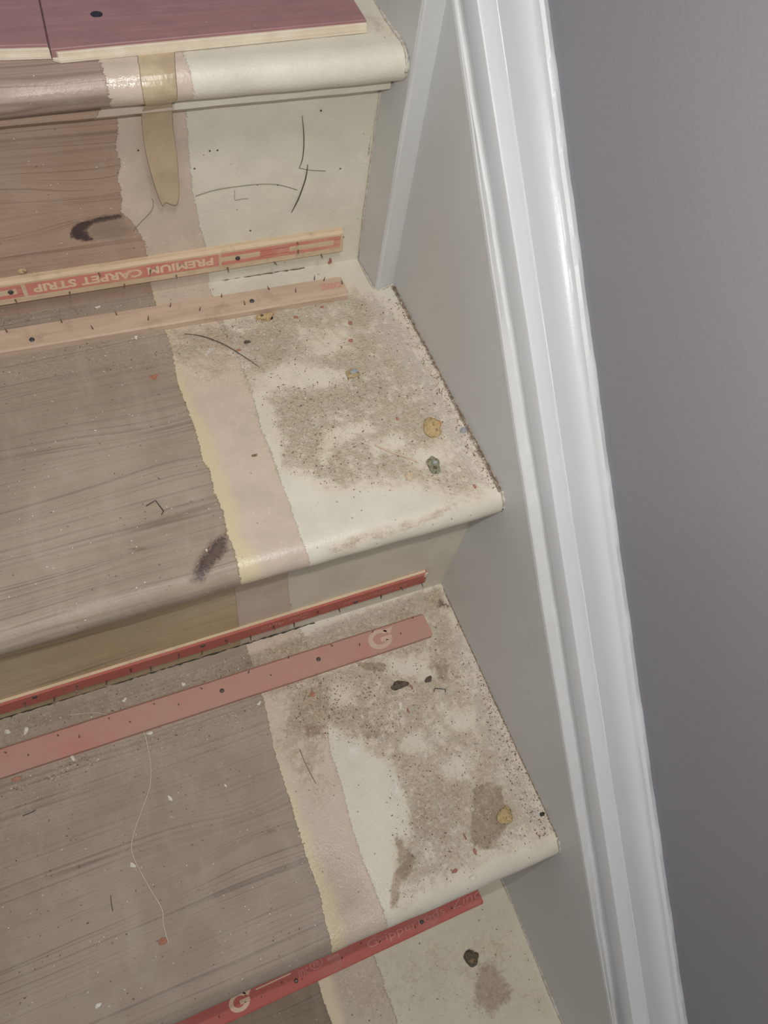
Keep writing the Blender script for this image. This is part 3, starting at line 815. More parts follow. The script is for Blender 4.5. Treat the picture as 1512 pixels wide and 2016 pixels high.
def patch(name, e, x0, x1, ya, yb, mat, z=0.00005, th=0.00006, parent=None):
    me = box_mesh(name, (x0, ya, z - 0.0003), (x1, yb, z + th))
    return link(name, me, mat, parent or e)

# rod 1, on the tall riser, face looking towards the viewer
yf = y1 - 0.006
p_tr = ony((672, 458), yf, A1); p_br = ony((672, 497), yf, A1)
p_tl = ony((0, 553), yf, A1); p_bl = ony((0, 604), yf, A1)
d = (Vector(p_bl) - Vector(p_br)).normalized()
Bl = Vector(p_br) + d * 0.50
nrm = Vector((A1, -1, 0)).normalized()
e, L1, Ln = rod('pale plywood gripper rod with upside-down red print, fixed low on the tall riser', p_br, Bl, 0.0222, 0.0065, (0, 0, 1), M['ply'],
               [(137, 575), (245, 560), (347, 542), (448, 533), (540, 516), (587, 493), (632, 501), (586, 466), (296, 532), (30, 590), (190, 520)],
               [(21, 575), (468, 508)], nrm)
b0, b1_ = 0.0066, 0.0186
ul = L1((0, 575)).x; xa = L1((52, 570)).x; xb = L1((431, 512)).x
pb = patch('printed_band', e, xa, xb, b0, b1_, M['red_print'])
put_text(pb, 'PREMIUM CARPET STRIP', 0.012, M['letter'], (L1((66, 572)).x, b0 + 0.002), (L1((420, 516)).x, 0), flip=True, h=0.0078)
# outlined bars to the right and left of the words
xr_ = L1((436, 512)).x; x2 = Ln - 0.002
for (u0, u1) in ((xr_, x2), (ul - 0.12, xa - 0.003)):
    patch('printed_band', e, u0, u1, b1_ - 0.0034, b1_, M['red_print'])
    patch('printed_band', e, u0, u1, b0, b0 + 0.0034, M['red_print'])
    patch('printed_band', e, u1 - (0.006 if u1 > xr_ else 0.004), u1, b0 + 0.0030, b1_ - 0.0030, M['red_print'])
um = L1((512, 500)).x; um2 = L1((570, 490)).x
patch('printed_band', e, um, um2, b0 + 0.0030, b1_ - 0.0030, M['red_print'])

# rod 2, lying at the back of the middle tread
zt2 = 0.0062
r_f = onz((686, 579), zt2); r_b = onz((684, 548), zt2); l_f = onz((0, 693), zt2); l_b = onz((0, 652), zt2)
d = (Vector(l_f) - Vector(r_f)).normalized()
e, L2, Ln2 = rod('dusty beige gripper rod lying at the back of the upper full tread', r_f, Vector(r_f) + d * 0.5, 0.0235, 0.0062, (0, 1, 0), M['ply_dusty'],
                [(14, 654), (122, 635), (183, 648), (230, 620), (335, 604), (393, 611), (436, 585), (530, 570), (582, 575), (619, 550), (674, 559), (292, 630), (482, 600), (632, 540)],
                [(63, 669), (496, 593)], (0, 0, 1), dark_pins=True)
put_text(e, 'CARPET', 0.012, M['letter_faint'], (L2((632, 568)).x, 0.009), (Ln2 - 0.003, 0), flip=True, h=0.007)

# rod 3, on the riser between the big treads
yf = N2 - 0.0042
p_br = ony((834, 1148), yf, A2); p_bl = ony((0, 1408), yf, A2)
d = (Vector(p_bl) - Vector(p_br)).normalized()
nrm = Vector((A2, -1, 0)).normalized()
e, L3, Ln3 = rod('narrow-looking red gripper rod on the shadowed riser above a dark gap', p_br, Vector(p_br) + d * 0.55, 0.0225, 0.0044, (0, 0, 1), M['red_rod'],
                [(48, 1384), (107, 1373), (151, 1350), (210, 1340), (257, 1317), (352, 1288), (444, 1260), (493, 1252), (538, 1232), (579, 1227), (625, 1203), (666, 1203), (748, 1180), (788, 1156), (828, 1152), (400, 1290), (300, 1320)],
                [(68, 1372), (399, 1271), (700, 1185)], nrm)
put_text(e, 'Gripperrods', 0.012, M['letter_faint'], (L3((675, 1190)).x, 0.007), (L3((800, 1150)).x, 0), flip=True, h=0.009, bold=False, shear=0.3)
put_text(e, 'Zinc Auto', 0.012, M['letter_faint'], (L3((515, 1240)).x, 0.007), (L3((610, 1212)).x, 0), flip=True, h=0.009, bold=False, shear=0.3)
patch('bare_top_edge', e, 0.001, Ln3 - 0.001, 0.0222, 0.0228, M['ply'], z=-0.0038, th=0.0022)
patch('bare_end', e, Ln3 - 0.0025, Ln3 + 0.0006, 0.015, 0.0226, M['plank_edge'], z=-0.0004, th=0.0005)

# rod 4, lying on the lower tread
zt4 = Z3 + 0.0062
r_f = onz((851, 1251), zt4); l_f = onz((0, 1531), zt4); r_b = onz((836, 1207), zt4)
d = (Vector(l_f) - Vector(r_f)).normalized()
wd4 = 0.0245
e, L4, Ln4 = rod('dusty red gripper rod with a pale G emblem lying on the dirtiest tread', r_f, Vector(r_f) + d * 0.55, wd4, 0.0062, (0, 1, 0), M['red_dusty'],
                [(12, 1482), (56, 1487), (115, 1449), (156, 1452), (215, 1415), (257, 1422), (304, 1386), (352, 1388), (398, 1356), (489, 1325), (534, 1330), (568, 1296), (654, 1272), (708, 1271), (733, 1245), (789, 1248), (813, 1217)],
                [(437, 1360), (627, 1298)], (0, 0, 1), dark_pins=True, ends=(0.0, -0.001))
def arrow_g(e, loc, size, mat, flip, name='emblem'):
    """letter G drawn as a ring that ends in an arrow bar"""
    v = []; f = []; n = 26
    a0, a1 = math.radians(38), math.radians(338)
    for i in range(n + 1):
        a = a0 + (a1 - a0) * i / n; t = i / n
        ro = 1.0; ri = 0.5 + 0.16 * (1 - t)
        v += [(ro * 1.25 * math.cos(a), ro * math.sin(a), 0), (ri * 1.25 * math.cos(a), ri * math.sin(a), 0)]
    for i in range(n): f.append((2 * i, 2 * i + 2, 2 * i + 3, 2 * i + 1))
    k = len(v)
    v += [(0.05, 0.16, 0), (1.25, 0.16, 0), (1.25, -0.3, 0), (0.05, -0.3, 0)]
    f.append((k, k + 1, k + 2, k + 3))
    k = len(v)
    v += [(0.55, 0.75, 0), (1.75, 0.95, 0), (1.2, 0.25, 0)]
    f.append((k, k + 1, k + 2))
    s = size / 2
    vv = [((-x if flip else x) * s, (-y if flip else y) * s, z) for x, y, z in v]
    me = bpy.data.meshes.new(name); me.from_pydata(vv, [], f)
    bm = bmesh.new(); bm.from_mesh(me)
    g_ = bmesh.ops.extrude_face_region(bm, geom=list(bm.faces))
    bmesh.ops.translate(bm, vec=(0, 0, 0.00006), verts=[x for x in g_['geom'] if isinstance(x, bmesh.types.BMVert)])
    bmesh.ops.recalc_face_normals(bm, faces=bm.faces); bm.to_mesh(me); bm.free()
    return link(name, me, mat, e, (loc[0], loc[1], 0.00008))
gq = L4((745, 1250)); arrow_g(e, (gq.x, wd4 / 2), 0.0190, M['letter_dust'], False)

# rod 5, on the lowest tread under the nosing
zt5 = Z4 + 0.0062
r_f = onz((951, 1779), zt5); l_f = onz((472, 2004), zt5)
d = (Vector(l_f) - Vector(r_f)).normalized()
e, L5, Ln5 = rod('bright red gripper rod with italic lettering, half hidden under the lowest nosing', r_f, Vector(r_f) + d * 0.5, 0.0245, 0.0062, (0, 1, 0), M['red_deep'],
                [(432, 2003), (515, 1963), (595, 1928), (673, 1888), (748, 1855), (818, 1827), (889, 1789), (555, 1935), (710, 1858)],
                [(583, 1931), (830, 1815)], (0, 0, 1), dark_pins=True)
put_text(e, 'Gripperrods', 0.014, M['letter_faint'], (L5((722, 1858)).x, 0.0045), (L5((876, 1795)).x, 0), bold=False, h=0.0098)
put_text(e, 'Zinc', 0.014, M['letter_faint'], (L5((890, 1792)).x, 0.0068), (L5((948, 1765)).x, 0), bold=False, h=0.0085, shear=0.25)
gq = L5((472, 1975)); arrow_g(e, (gq.x, 0.0125), 0.0165, M['letter'], False)
put_text(e, '\u00ae', 0.014, M['letter_faint'], (L5((612, 1912)).x, 0.010), (L5((638, 1900)).x, 0), bold=False, h=0.0095)
put_text(e, 'inc', 0.014, M['letter_faint'], (L5((590, 1925)).x, 0.010), (L5((610, 1915)).x, 0), bold=False, h=0.0075)
patch('printed_dash', e, L5((645, 1893)).x, L5((668, 1882)).x, 0.0125, 0.0155, M['letter_faint'])
patch('printed_dash', e, L5((505, 1953)).x, L5((575, 1925)).x, 0.016, 0.0172, M['letter'])

# ------------------------------------------------------------------ masking tape over the top nosing
def tape_mat():
    g = Mat('brown_parcel_tape')
    c = g.mix(g.noise(40, 4, .6).step(.3, .7), (184, 164, 136), (173, 153, 126))
    c = g.mix(g.z.step(0.165, 0.200) * g.noise(90, 4, .7).step(0.4, 0.7) * .6, c, (203, 186, 152))
    g.bump(g.noise(1.0, 3, .6, g.vec(g.x * 220, g.y * 60, g.z * 60)) , 0.0008, 0.6)
    return g.done(c, 0.28, 0.45)
rows = []
R_ = T1 / 2
def nos(th):                                   # point on the top nosing, th from 90 (top) to 270 (under)
    return (G + R_ * 1.15 + (R_ * 1.15 + 0.0004) * math.cos(th), H1 - T1 / 2 + (T1 / 2 + 0.0004) * math.sin(th))
cols = {}
ks = list(range(0, 13))
lpx = [270, 273, 274, 275, 276, 278, 280, 281, 283, 284, 286, 287, 287]; rpx = [345, 346, 346, 347, 348, 349, 350, 350, 350, 348, 344, 340, 338]
rows.append([(solvex(lp, G + 0.034 + A1 * -.2, H1 + .0003), G + 0.034 + A1 * -.2, H1 + 0.0003) for lp in (270, 308, 345)])
for k, lp, rp in zip(ks, lpx, rpx):
    th = math.pi / 2 + math.pi * 0.92 * k / 12
    y, z = nos(th); y += A1 * -0.2
    rows.append([(solvex(lp + (rp - lp) * t, y, z), y - 0.0006 * math.sin(math.pi * t), z) for t in (0, .25, .5, .75, 1)])
rows[0] = [(solvex(270 + 75 * t, G + 0.034 + A1 * -.2, H1 + .0003), G + 0.034 + A1 * -.2, H1 + 0.0003) for t in (0, .25, .5, .75, 1)]
hang = [(277, 340, 226, 216), (280, 342, 262, 250), (284, 345, 290, 275), (290, 349, 318, 300), (296, 351, 340, 328), (303, 353, 364, 356), (312, 354, 390, 380)]
for i, (lp, rp, ly, ry) in enumerate(hang):
    off = [0.016, 0.012, 0.010, 0.009, 0.008, 0.0075, 0.007][i]
    row = []
    for t in (0, .25, .5, .75, 1):
        q = (lp + (rp - lp) * t, ly + (ry - ly) * t)
        row.append(tuple(ony(q, y1 - off + 0.002 * math.sin(math.pi * t) * (1 if i % 2 else .6), A1)))
    rows.append(row)
tail = [(321, 409), (325, 397), (331, 400), (337, 404), (350, 406)]
rows.append([tuple(ony(q, y1 - 0.006, A1)) for q in tail])
tp = []
for i in range(len(rows) - 1):
    for s in range(3):
        t = s / 3
        tp.append([tuple(np.array(a) * (1 - t) + np.array(b) * t) for a, b in zip(rows[i], rows[i + 1])])
tp.append(rows[-1])
tc_ = np.array(tp).reshape(-1, 3).mean(0)
tv = [(p[0] - tc_[0], p[1] - tc_[1], p[2] - tc_[2]) for r in tp for p in r]
tf = [(i * 5 + j, i * 5 + j + 1, (i + 1) * 5 + j + 1, (i + 1) * 5 + j) for i in range(len(tp) - 1) for j in range(4)]
me = mesh('tape', tv, tf, True)
to = link('parcel_tape', me, tape_mat(), None, tuple(tc_))
so_ = to.modifiers.new('thick', 'SOLIDIFY'); so_.thickness = 0.00012; so_.offset = 0
sb = to.modifiers.new('sub', 'SUBSURF'); sb.levels = 1; sb.render_levels = 1
tag(to, 'torn strip of brown adhesive tape hanging over the top nosing down the riser', 'tape')

# ------------------------------------------------------------------ loose things
def surf(q, where, lift=0.0):
    if where == 't1': return Vector(onz(q, H1 + lift))
    if where == 't2': return Vector(onz(q, Z2 + lift))
    if where == 't3': return Vector(onz(q, Z3 + lift))
    if where == 't4': return Vector(onz(q, Z4 + lift))
    if where == 'r1': return Vector(ony(q, y1 - lift, A1))
    if where == 'r2': return Vector(ony(q, N2 - lift, A2))
# --- wires, hairs and threads
def strand(name, pts, where, rad, mat, label, cat, group=None, arch=0.0, taper=False):
    P = [surf(q, where, rad * 0.95 + 0.0001) for q in pts]
    n = Vector((0, -1, 0)) if where[0] == 'r' else Vector((0, 0, 1))
    Q = spline(P, 6)
    for i, p in enumerate(Q):
        p += n * arch * max(0, math.sin(math.pi * i / (len(Q) - 1)))
    c = Q[0].copy()
    rad_l = [rad * (0.5 + 0.5 * min(1, 4 * min(i, len(Q) - 1 - i) / len(Q))) for i in range(len(Q))] if taper else rad
    me = tube_mesh(name, [p - c for p in Q], rad_l, 6)
    o = link(name, me, mat, None, c)
    return tag(o, label, cat, group)
M['wire'] = simple('dark_bristle', (78, 72, 58), 0.5, 0.4)
M['hair'] = simple('grey_hair', (120, 114, 100), 0.6, 0.3)
M['thread'] = simple('cream_thread', (206, 196, 176), 0.9, 0.1, (188, 176, 154), 900)
strand('bristle', [(595, 228), (598, 262), (598, 292), (595, 315), (589, 331)], 'r1', 0.00038, M['wire'], 'dark upright bristle on cream riser, above the crossing point', 'bristle', taper=True)
strand('bristle', [(589, 331), (610, 335), (641, 337)], 'r1', 0.0002, M['wire'], 'short level bristle on cream riser, crossed by a thicker one', 'bristle')
strand('bristle', [(606, 324), (602, 350), (595, 372), (586, 395), (574, 418)], 'r1', 0.00055, M['wire'], 'thickest dark curved bristle on the tall riser', 'bristle', taper=True)
strand('hair', [(385, 386), (425, 374), (470, 367), (510, 363), (548, 364), (585, 374)], 'r1', 0.00023, M['hair'], 'long thin curved hair across the cream riser', 'hair')
strand('hair', [(462, 374), (462, 385), (463, 394), (475, 392), (489, 391)], 'r1', 0.00016, M['hair'], 'tiny L-shaped hair under the long curved one', 'hair')
strand('hair', [(262, 456), (275, 440), (290, 425), (300, 412), (302, 398), (298, 390)], 'r1', 0.0002, M['hair'], 'wavy hair on the pink band beside the knot', 'hair')
strand('bristle', [(362, 657), (400, 664), (440, 680), (475, 700), (511, 723)], 't2', 0.0004, M['wire'], 'dark curved bristle lying on the upper full tread', 'bristle', arch=0.0015, taper=True)
strand('thread', [(276, 1430), (285, 1446), (292, 1475), (297, 1510), (295, 1548), (281, 1590), (266, 1632), (259, 1665), (264, 1690), (277, 1716), (300, 1757), (319, 1790), (322, 1820), (332, 1857)], 't3', 0.00042, M['thread'], 'long pale wavy thread running down the bare wood of the lower tread', 'thread', arch=0.0)
strand('thread', [(134, 1408), (160, 1405), (185, 1403), (212, 1406), (232, 1403)], 't3', 0.0003, M['thread'], 'short pale thread behind the dusty red rod', 'thread')
strand('bristle', [(218, 1763), (219, 1778), (222, 1794)], 't3', 0.0003, M['wire'], 'short black bristle standing out left of the long thread', 'bristle')
strand('hair', [(590, 1475), (600, 1500), (610, 1520), (622, 1543)], 't3', 0.0003, M['hair'], 'grey fibre on the pink band of the dirtiest tread', 'fibre')
strand('fibre', [(738, 876), (770, 890), (800, 900), (822, 909)], 't2', 0.0007, simple('pale_splinter', (200, 178, 156), .7, .3), 'pale splinter left of the grey-green crumb', 'splinter')
# --- staples
def staple(pts, where, label):
    P = [surf(q, where, 0.0007) for q in pts]
    c = P[0].copy(); Q = []
    for i in range(len(P) - 1):
        Q += [P[i] - c, P[i].lerp(P[i + 1], .5) - c]
    Q.append(P[-1] - c)
    o = link('staple', tube_mesh('staple', Q, 0.0004, 5), M['nail'], None, c)
    tag(o, label, 'staple')
staple([(288, 996), (306, 985), (322, 1006), (318, 1013)], 't2', 'bent grey staple lying on the bare wood of the upper full tread')
staple([(854, 1362), (856, 1355), (877, 1357), (877, 1363)], 't3', 'dark square staple on the dirty lower tread')
strand('staple', [(45, 1606), (60, 1600), (70, 1595)], 't3', 0.0004, M['nail'], 'small dark bent pin at the left of the lower tread', 'staple')

# --- crumbs and chips: faceted lumps
def lump(name, q, where, sx_, sy, sz, mats, label, cat, group=None, seed=0, rough=0.6, parts=()):
    rr = random.Random(seed * 13 + 5)
    if name != 'foam_crumb' or sz < .0019: sx_ *= .62; sy *= .62
    ang = rr.uniform(0, 3.1) if name == 'paint_chip' else 0.0
    bm = bmesh.new(); bmesh.ops.create_icosphere(bm, subdivisions=3, radius=1.0)
    k = [Vector((rr.uniform(-1, 1), rr.uniform(-1, 1), rr.uniform(-1, 1))) * 2.6 for _ in range(5)]
    for v in bm.verts:
        s = 1 + rough * sum(math.sin(v.co.dot(kk) * 1.5 + i) for i, kk in enumerate(k)) / 4 + rr.uniform(-.10, .10)
        v.co = v.co * s
        v.co.z = max(v.co.z, -0.35)
    zmin = min(v.co.z for v in bm.verts)
    for v in bm.verts: v.co = Vector((v.co.x * sx_, v.co.y * sy, (v.co.z - zmin) * sz))
    if ang: bmesh.ops.rotate(bm, verts=bm.verts, cent=(0, 0, 0), matrix=Matrix.Rotation(ang, 3, 'Z'))
    me = bpy.data.meshes.new(name); bm.to_mesh(me); bm.free()
    p = surf(q, where, 0.0)
    if parts:
        e = empty(name, p, label, cat, group)
        link('crumb_body', me, mats, e)
        for (pm, ox, oy, oz, s1, s2, s3) in parts:
            b = bmesh.new(); bmesh.ops.create_icosphere(b, subdivisions=2, radius=1.0)
            for v in b.verts:
                v.co = v.co * (1 + rr.uniform(-.16, .16)); v.co = Vector((v.co.x * s1, v.co.y * s2, v.co.z * s3))
            m2 = bpy.data.meshes.new('flake'); b.to_mesh(m2); b.free()
            link('flake', m2, pm, e, (ox, oy, oz))
        return e
    o = link(name, me, mats, None, p)
    return tag(o, label, cat, group)
def foam(name, c, c2, c3):
    g = Mat(name)
    col = g.mix(g.noise(500, 3, .7).step(.35, .65), c, c2)
    col = g.mix(g.noise(260, 4, .8).step(.56, .64), col, c3)
    g.bump(g.noise(700, 3, .7), 0.001, 1.0)
    return g.done(col, 0.9, 0.15)
M['f_yel'] = foam('yellow_foam', (196, 173, 128), (180, 156, 114), (122, 104, 80))
M['f_grey'] = foam('grey_green_foam', (152, 148, 124), (124, 124, 104), (66, 62, 50))
M['f_tan'] = foam('tan_foam', (192, 170, 132), (170, 148, 116), (110, 92, 74))
M['f_brown'] = foam('brown_foam', (150, 128, 100), (128, 108, 84), (84, 70, 56))
M['f_dark'] = foam('dark_lump', (112, 102, 88), (90, 82, 70), (60, 54, 46))
M['orange'] = simple('orange_flake', (206, 124, 88), .8, .2, (192, 108, 76), 600)
M['bluegrey'] = simple('blue_grey_flake', (160, 162, 166), .7, .2, (146, 148, 154), 600)
M['rust'] = simple('rust_flake', (176, 126, 104), .85, .2, (156, 106, 86), 700)
M['white'] = simple('white_chip', (222, 218, 206), .8, .2, (204, 198, 182), 700)
M['char'] = simple('black_chip', (62, 58, 48), .7, .2)
lump('foam_crumb', (852, 842), 't2', .0072, .0070, .0030, M['f_yel'], 'ochre crumb with an orange flake, near the wall on the upper full tread', 'crumb', seed=1,
     parts=[(M['orange'], .0047, .0008, .0028, .0026, .0024, .0010), (M['f_brown'], 0, 0, .0032, .0013, .0013, .0009)])
lump('foam_crumb', (854, 918), 't2', .0052, .0078, .0028, M['f_grey'], 'grey-green crumb nearest the nosing, below the ochre and orange one', 'crumb', seed=2,
     parts=[(M['f_dark'], -.0005, -.0030, .0028, .0017, .0017, .0008), (M['bluegrey'], .001, .0018, .0026, .0026, .0016, .0009)])
lump('foam_crumb', (694, 737), 't2', .0056, .0050, .0020, M['f_tan'], 'tan crumb with a blue-grey flake in the middle of the cream', 'crumb', seed=3,
     parts=[(M['bluegrey'], .0012, .0010, .0022, .0036, .0026, .0008), (M['char'], -.0052, -.0040, .0004, .0003, .0014, .0003), (M['char'], .0035, -.0048, .0004, .0003, .0015, .0003)])
lump('foam_crumb', (522, 626), 't2', .0072, .0040, .0024, M['f_yel'], 'ochre crumb in front of the beige rod', 'crumb', seed=4, rough=0.5,
     parts=[(M['f_dark'], -.0024, .001, .0026, .0016, .0014, .0008)])
lump('foam_crumb', (992, 1608), 't3', .0062, .0060, .0030, M['f_yel'], 'yellow lump on the big brown stain', 'crumb', seed=5)
lump('foam_crumb', (788, 1349), 't3', .0076, .0040, .0030, M['f_dark'], 'larger blackish lump just in front of the dusty red rod', 'crumb', seed=6, rough=.5)
lump('foam_crumb', (843, 1339), 't3', .0034, .0030, .0022, M['f_dark'], 'smaller blackish lump to the right of the larger one', 'crumb', seed=7, rough=.5)
lump('foam_crumb', (930, 1886), 't4', .0068, .0060, .0030, M['f_dark'], 'dark crumb alone on the lowest tread', 'crumb', seed=8, rough=.5, parts=[(M['f_brown'], -.002, -.0018, .003, .003, .0022, .001)])
lump('foam_crumb', (487, 674), 't2', .0038, .0026, .0018, M['f_dark'], 'dark grey lump beside the curved bristle', 'crumb', seed=9, rough=.5)
lump('paint_chip', (1068, 1603), 't3', .0026, .0042, .0016, M['char'], 'black chip against the string near the lower nosing', 'chip', seed=10, rough=.5)
lump('paint_chip', (912, 848), 't2', .0042, .0046, .0010, M['bluegrey'], 'pale lilac-grey chip against the string', 'chip', seed=31, rough=.3)
lump('foam_crumb', (806, 938), 't2', .0056, .0052, .0010, simple('pale_beige_crumb', (198, 178, 154), .9, .1, (184, 164, 140), 400), 'flat beige crumb left of the grey-green one', 'crumb', seed=32, rough=.3)
lump('foam_crumb', (502, 897), 't2', .0034, .0020, .0010, M['f_brown'], 'small brown crumb on the pink band', 'crumb', seed=33)
lump('foam_crumb', (48, 535), 'r1', .0032, .0016, .0020, M['f_tan'], 'pale crumb stuck on the riser above the printed rod', 'crumb', seed=34)
for k, (q, a, b, c_) in enumerate([((582, 625), .0032, .0018, 'rust flake nearest the beige rod, right of the ochre crumb'), ((634, 605), .0030, .0016, 'rust flake at the right end of the beige rod'),
                                   ((690, 637), .0026, .0034, 'upper of the two rust flakes above the blue-grey crumb'), ((691, 671), .0030, .0030, 'lower of the two rust flakes above the blue-grey crumb'),
                                   ((470, 690), .0034, .0020, 'dull rust flake under the curved bristle'), ((304, 743), .0040, .0034, 'rust flake on the bare wood of the upper tread'),
                                   ((782, 824), .0014, .0020, 'small orange-red flake in the middle of the cream'), ((935, 958), .0016, .0030, 'brown flake close to the upper nosing end')]):
    lump('rust_flake', q, 't2', a, b, .0009, M['rust'], c_, 'flake', seed=40 + k, rough=.5)
for k, (q, a, b, c_) in enumerate([((915, 1647), .0014, .0048, 'rust splinter at the left of the big brown stain'), ((935, 1676), .0022, .0042, 'rust splinter under the big brown stain'),
                                   ((895, 1715), .0042, .0024, 'rust splinter nearest the lower nosing'), ((615, 1367), .0034, .0040, 'rust flake in front of the dusty red rod'),
                                   ((803, 1399), .0014, .0034, 'upright rust splinter in the middle of the dirt'), ((318, 1853), .0050, .0036, 'rust flake at the lower end of the long thread'),
                                   ((33, 1534), .0068, .0026, 'long rust flake at the left edge in front of the red rod'), ((810, 1353), .0016, .0040, 'pink-brown splinter beside the blackish lump')]):
    lump('rust_flake', q, 't3', a, b, .0009, M['rust'], c_, 'flake', seed=60 + k, rough=.5)
lump('rust_flake', (650, 517), 'r1', .0030, .0020, .0035, M['rust'], 'rust flake caught under the end of the printed rod', 'flake', seed=80)
for k, (q, w_, c_) in enumerate([((713, 1412), .0030, 'white chip in the middle of the dirt'), ((670, 1456), .0026, 'white chip at the edge of the clean paint'),
                                 ((511, 1384), .0034, 'white chip in front of the red rod, on bare wood'), ((295, 1443), .0036, 'white chip at the top of the long thread'),
                                 ((335, 1572), .0036, 'white chip right of the long thread'), ((443, 1546), .0022, 'small white chip left of the yellow paint line'),
                                 ((262, 1704), .0042, 'pale chip touching the bend of the long thread'), ((192, 1980), .0036, 'white chip near the bottom left of the lower tread'),
                                 ((15, 1442), .0048, 'white chip at the left edge behind the red rod'), ((52, 1440), .0044, 'dull white chip second from the left edge behind the red rod'),
                                 ((245, 1378), .0034, 'white chip behind the red rod, left of centre'), ((361, 1347), .0030, 'white chip behind the red rod, near centre'),
                                 ((142, 1492), .0038, 'white chip in the crumbs in front of the red rod'), ((788, 1388), .0046, 'flat white paint chip near the staple'),
                                 ((932, 1728), .0040, 'pale triangular chip close to the lower nosing')]):
    lump('paint_chip', q, 't3', w_, w_ * .6, .0011, M['white'], c_, 'chip', seed=90 + k, rough=.6)
for k, (q, w_, c_) in enumerate([((193, 605), .0026, 'white chip on the grey gap behind the beige rod'), ((268, 665), .0030, 'white chip at the front of the beige rod'), ((407, 1084), .0020, 'tiny white chip on the dark knot'),
                                 ((884, 986), .0030, 'grey paint chip on the edge of the upper nosing')]):
    lump('paint_chip', q, 't2', w_, w_ * .6, .0010, M['white'], c_, 'chip', seed=120 + k, rough=.6)
# --- fine grit: nobody could count it
def grit(name, where, polys, counts, mat, label, seed, smin=.00025, smax=.0008):
    rr = np.random.RandomState(seed); V = []; F = []
    for poly, cnt in zip(polys, counts):
        pw = [surf(q, where, 0) for q in poly]
        xs = [p.x for p in pw]; yy = [p.y for p in pw]
        got = 0
        X = rr.uniform(min(xs), max(xs), cnt * 6); Y = rr.uniform(min(yy), max(yy), cnt * 6)
        ok = sdf([(p.x, p.y) for p in pw], X, Y) > 0
        X, Y = X[ok][:cnt], Y[ok][:cnt]
        z = pw[0].z
        for x, y in zip(X, Y):
            s = smin + (smax - smin) * rr.rand() ** 3
            b = len(V); a = rr.rand() * 6.3; el = 1 + 1.2 * rr.rand()
            ca, sa = math.cos(a), math.sin(a)
            for (u, v, ww) in ((el, 0, .2), (0, .8, .3), (-el, 0, .2), (0, -.8, .3), (0.1, 0, 1.1)):
                V.append((x + s * (u * ca - v * sa), y + s * (u * sa + v * ca), z + s * ww - .00005))
            V.append((x, y, z - .0001)) 
            for i in range(4): F.append((b + i, b + (i + 1) % 4, b + 4)); F.append((b + (i + 1) % 4, b + i, b + 5))
    c = Vector(V[0]); V = [(v[0] - c.x, v[1] - c.y, v[2] - c.z) for v in V]
    me = bpy.data.meshes.new(name); me.from_pydata(V, [], F)
    o = link(name, me, mat, None, c)
    return tag(o, label, 'grit', kind='stuff')
def grit_mat(name, cols):
    g = Mat(name); n = g.nt.nodes.new('ShaderNodeNewGeometry')
    r = S(g, n.outputs['Random Per Island'])
    c = g.mix(r.step(.30, .34), cols[0], cols[1]); c = g.mix(r.step(.66, .68), c, cols[2]); c = g.mix(r.step(.9, .91), c, cols[3])
    return g.done(c, .9, .2)
gm = grit_mat('mixed_grit', [(196, 180, 156), (120, 100, 80), (166, 142, 116), (222, 216, 204)])
gd = grit_mat('fine_dust_grit', [(170, 156, 140), (110, 96, 82), (198, 188, 172), (230, 226, 216)])
grit('grit', 't2', [[(400, 640), (690, 570), (770, 590), (860, 720), (975, 960), (700, 980), (560, 930), (500, 780)], [(770, 575), (790, 590), (985, 955), (965, 965), (850, 760)],
                    [(540, 760), (760, 720), (700, 960), (560, 930)], [(770, 560), (800, 590), (822, 640), (800, 640)]],
     [1500, 700, 700, 160], gm, 'scattered grit and crumbs over the cream paint of the upper full tread', 1)
grit('grit', 't3', [[(560, 1330), (850, 1250), (880, 1170), (1000, 1430), (1090, 1640), (780, 1790), (760, 1500), (560, 1430)], [(925, 1260), (1005, 1430), (1095, 1640), (1060, 1650), (960, 1450)],
                    [(560, 1350), (760, 1310), (800, 1440), (600, 1460)]],
     [2200, 1000, 700], gm, 'dense grit over the cream and pink paint of the dirtiest tread', 2)
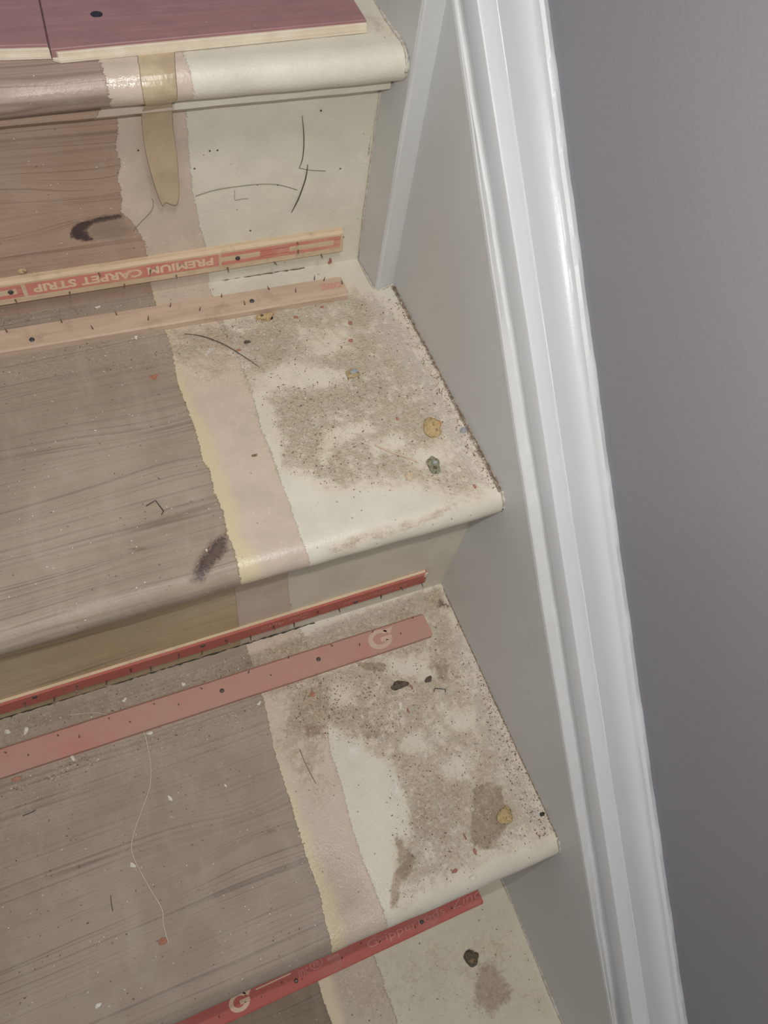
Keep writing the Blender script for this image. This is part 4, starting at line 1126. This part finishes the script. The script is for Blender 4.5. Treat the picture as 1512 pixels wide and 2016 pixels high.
grit('grit', 't3', [[(0, 1530), (500, 1390), (540, 1480), (640, 1820), (300, 2000), (0, 2016)], [(0, 1415), (480, 1290), (480, 1320), (0, 1470)], [(90, 1525), (170, 1480), (170, 1495), (100, 1545)], [(0, 1540), (520, 1380), (520, 1400), (0, 1570)]],
     [260, 260, 90, 160], gd, 'sparse grit on the bare wood of the lower tread', 3)
grit('grit', 't2', [[(0, 700), (480, 620), (440, 700), (0, 760)], [(0, 750), (340, 700), (460, 1100), (0, 1200)]],
     [220, 120], gd, 'sparse grit on the bare wood of the upper full tread', 4, smax=.0007)
grit('grit', 't4', [[(650, 1930), (950, 1790), (1000, 1790), (1100, 2010), (700, 2016)]], [160], gm, 'few crumbs on the lowest tread', 5)
grit('grit', 't2', [[(0, 625), (500, 550), (500, 560), (0, 650)]], [150], gd, 'grit in the grey gap behind the beige rod', 6, smax=.0006)
# shade of the gaps at the foot of two risers, drawn as dark strips
def gap_line(label, q0, q1, where, mat, seed, r=.0009):
    rr = random.Random(seed); P = []
    a = surf(q0, where, 0); b = surf(q1, where, 0); n = 90
    P = [a.lerp(b, i / n) + Vector((0, rr.uniform(-.0004, .0004), rr.uniform(-.0001, .0003))) for i in range(n + 1)]
    c = P[0].copy()
    o = link('gap_shade', tube_mesh('g', [p - c for p in P], [rr.uniform(.0001, r) for _ in P], 5), mat, None, c)
    return tag(o, label, 'grime', kind='stuff')
gap_line('dark strip standing in for the shaded gap at the foot of the shadowed riser', (0, 1416), (620, 1226), 't3', M['char'], 5)
gap_line('dark strip standing in for the shaded crack at the foot of the tall riser', (0, 617), (600, 528), 't2', M['f_dark'], 6, .0006)
# tiny nail holes in the tall riser
hm = loft('hole', [[(r * math.cos(a * math.pi / 4), z, r * math.sin(a * math.pi / 4)) for a in range(8)] for r, z in ((.0008, .0004), (.0008, -.0001), (.0004, -.00015), (.0001, -.00012))])
hm.materials.append(M['f_dark'])
for q in [(413, 297), (428, 296), (383, 332), (502, 281), (562, 331), (547, 364), (493, 454), (676, 467), (632, 218), (670, 332), (272, 296)]:
    p = surf(q, 'r1', 0)
    o = bpy.data.objects.new('nail_hole', hm); COL.objects.link(o); o.parent = stair; o.location = p
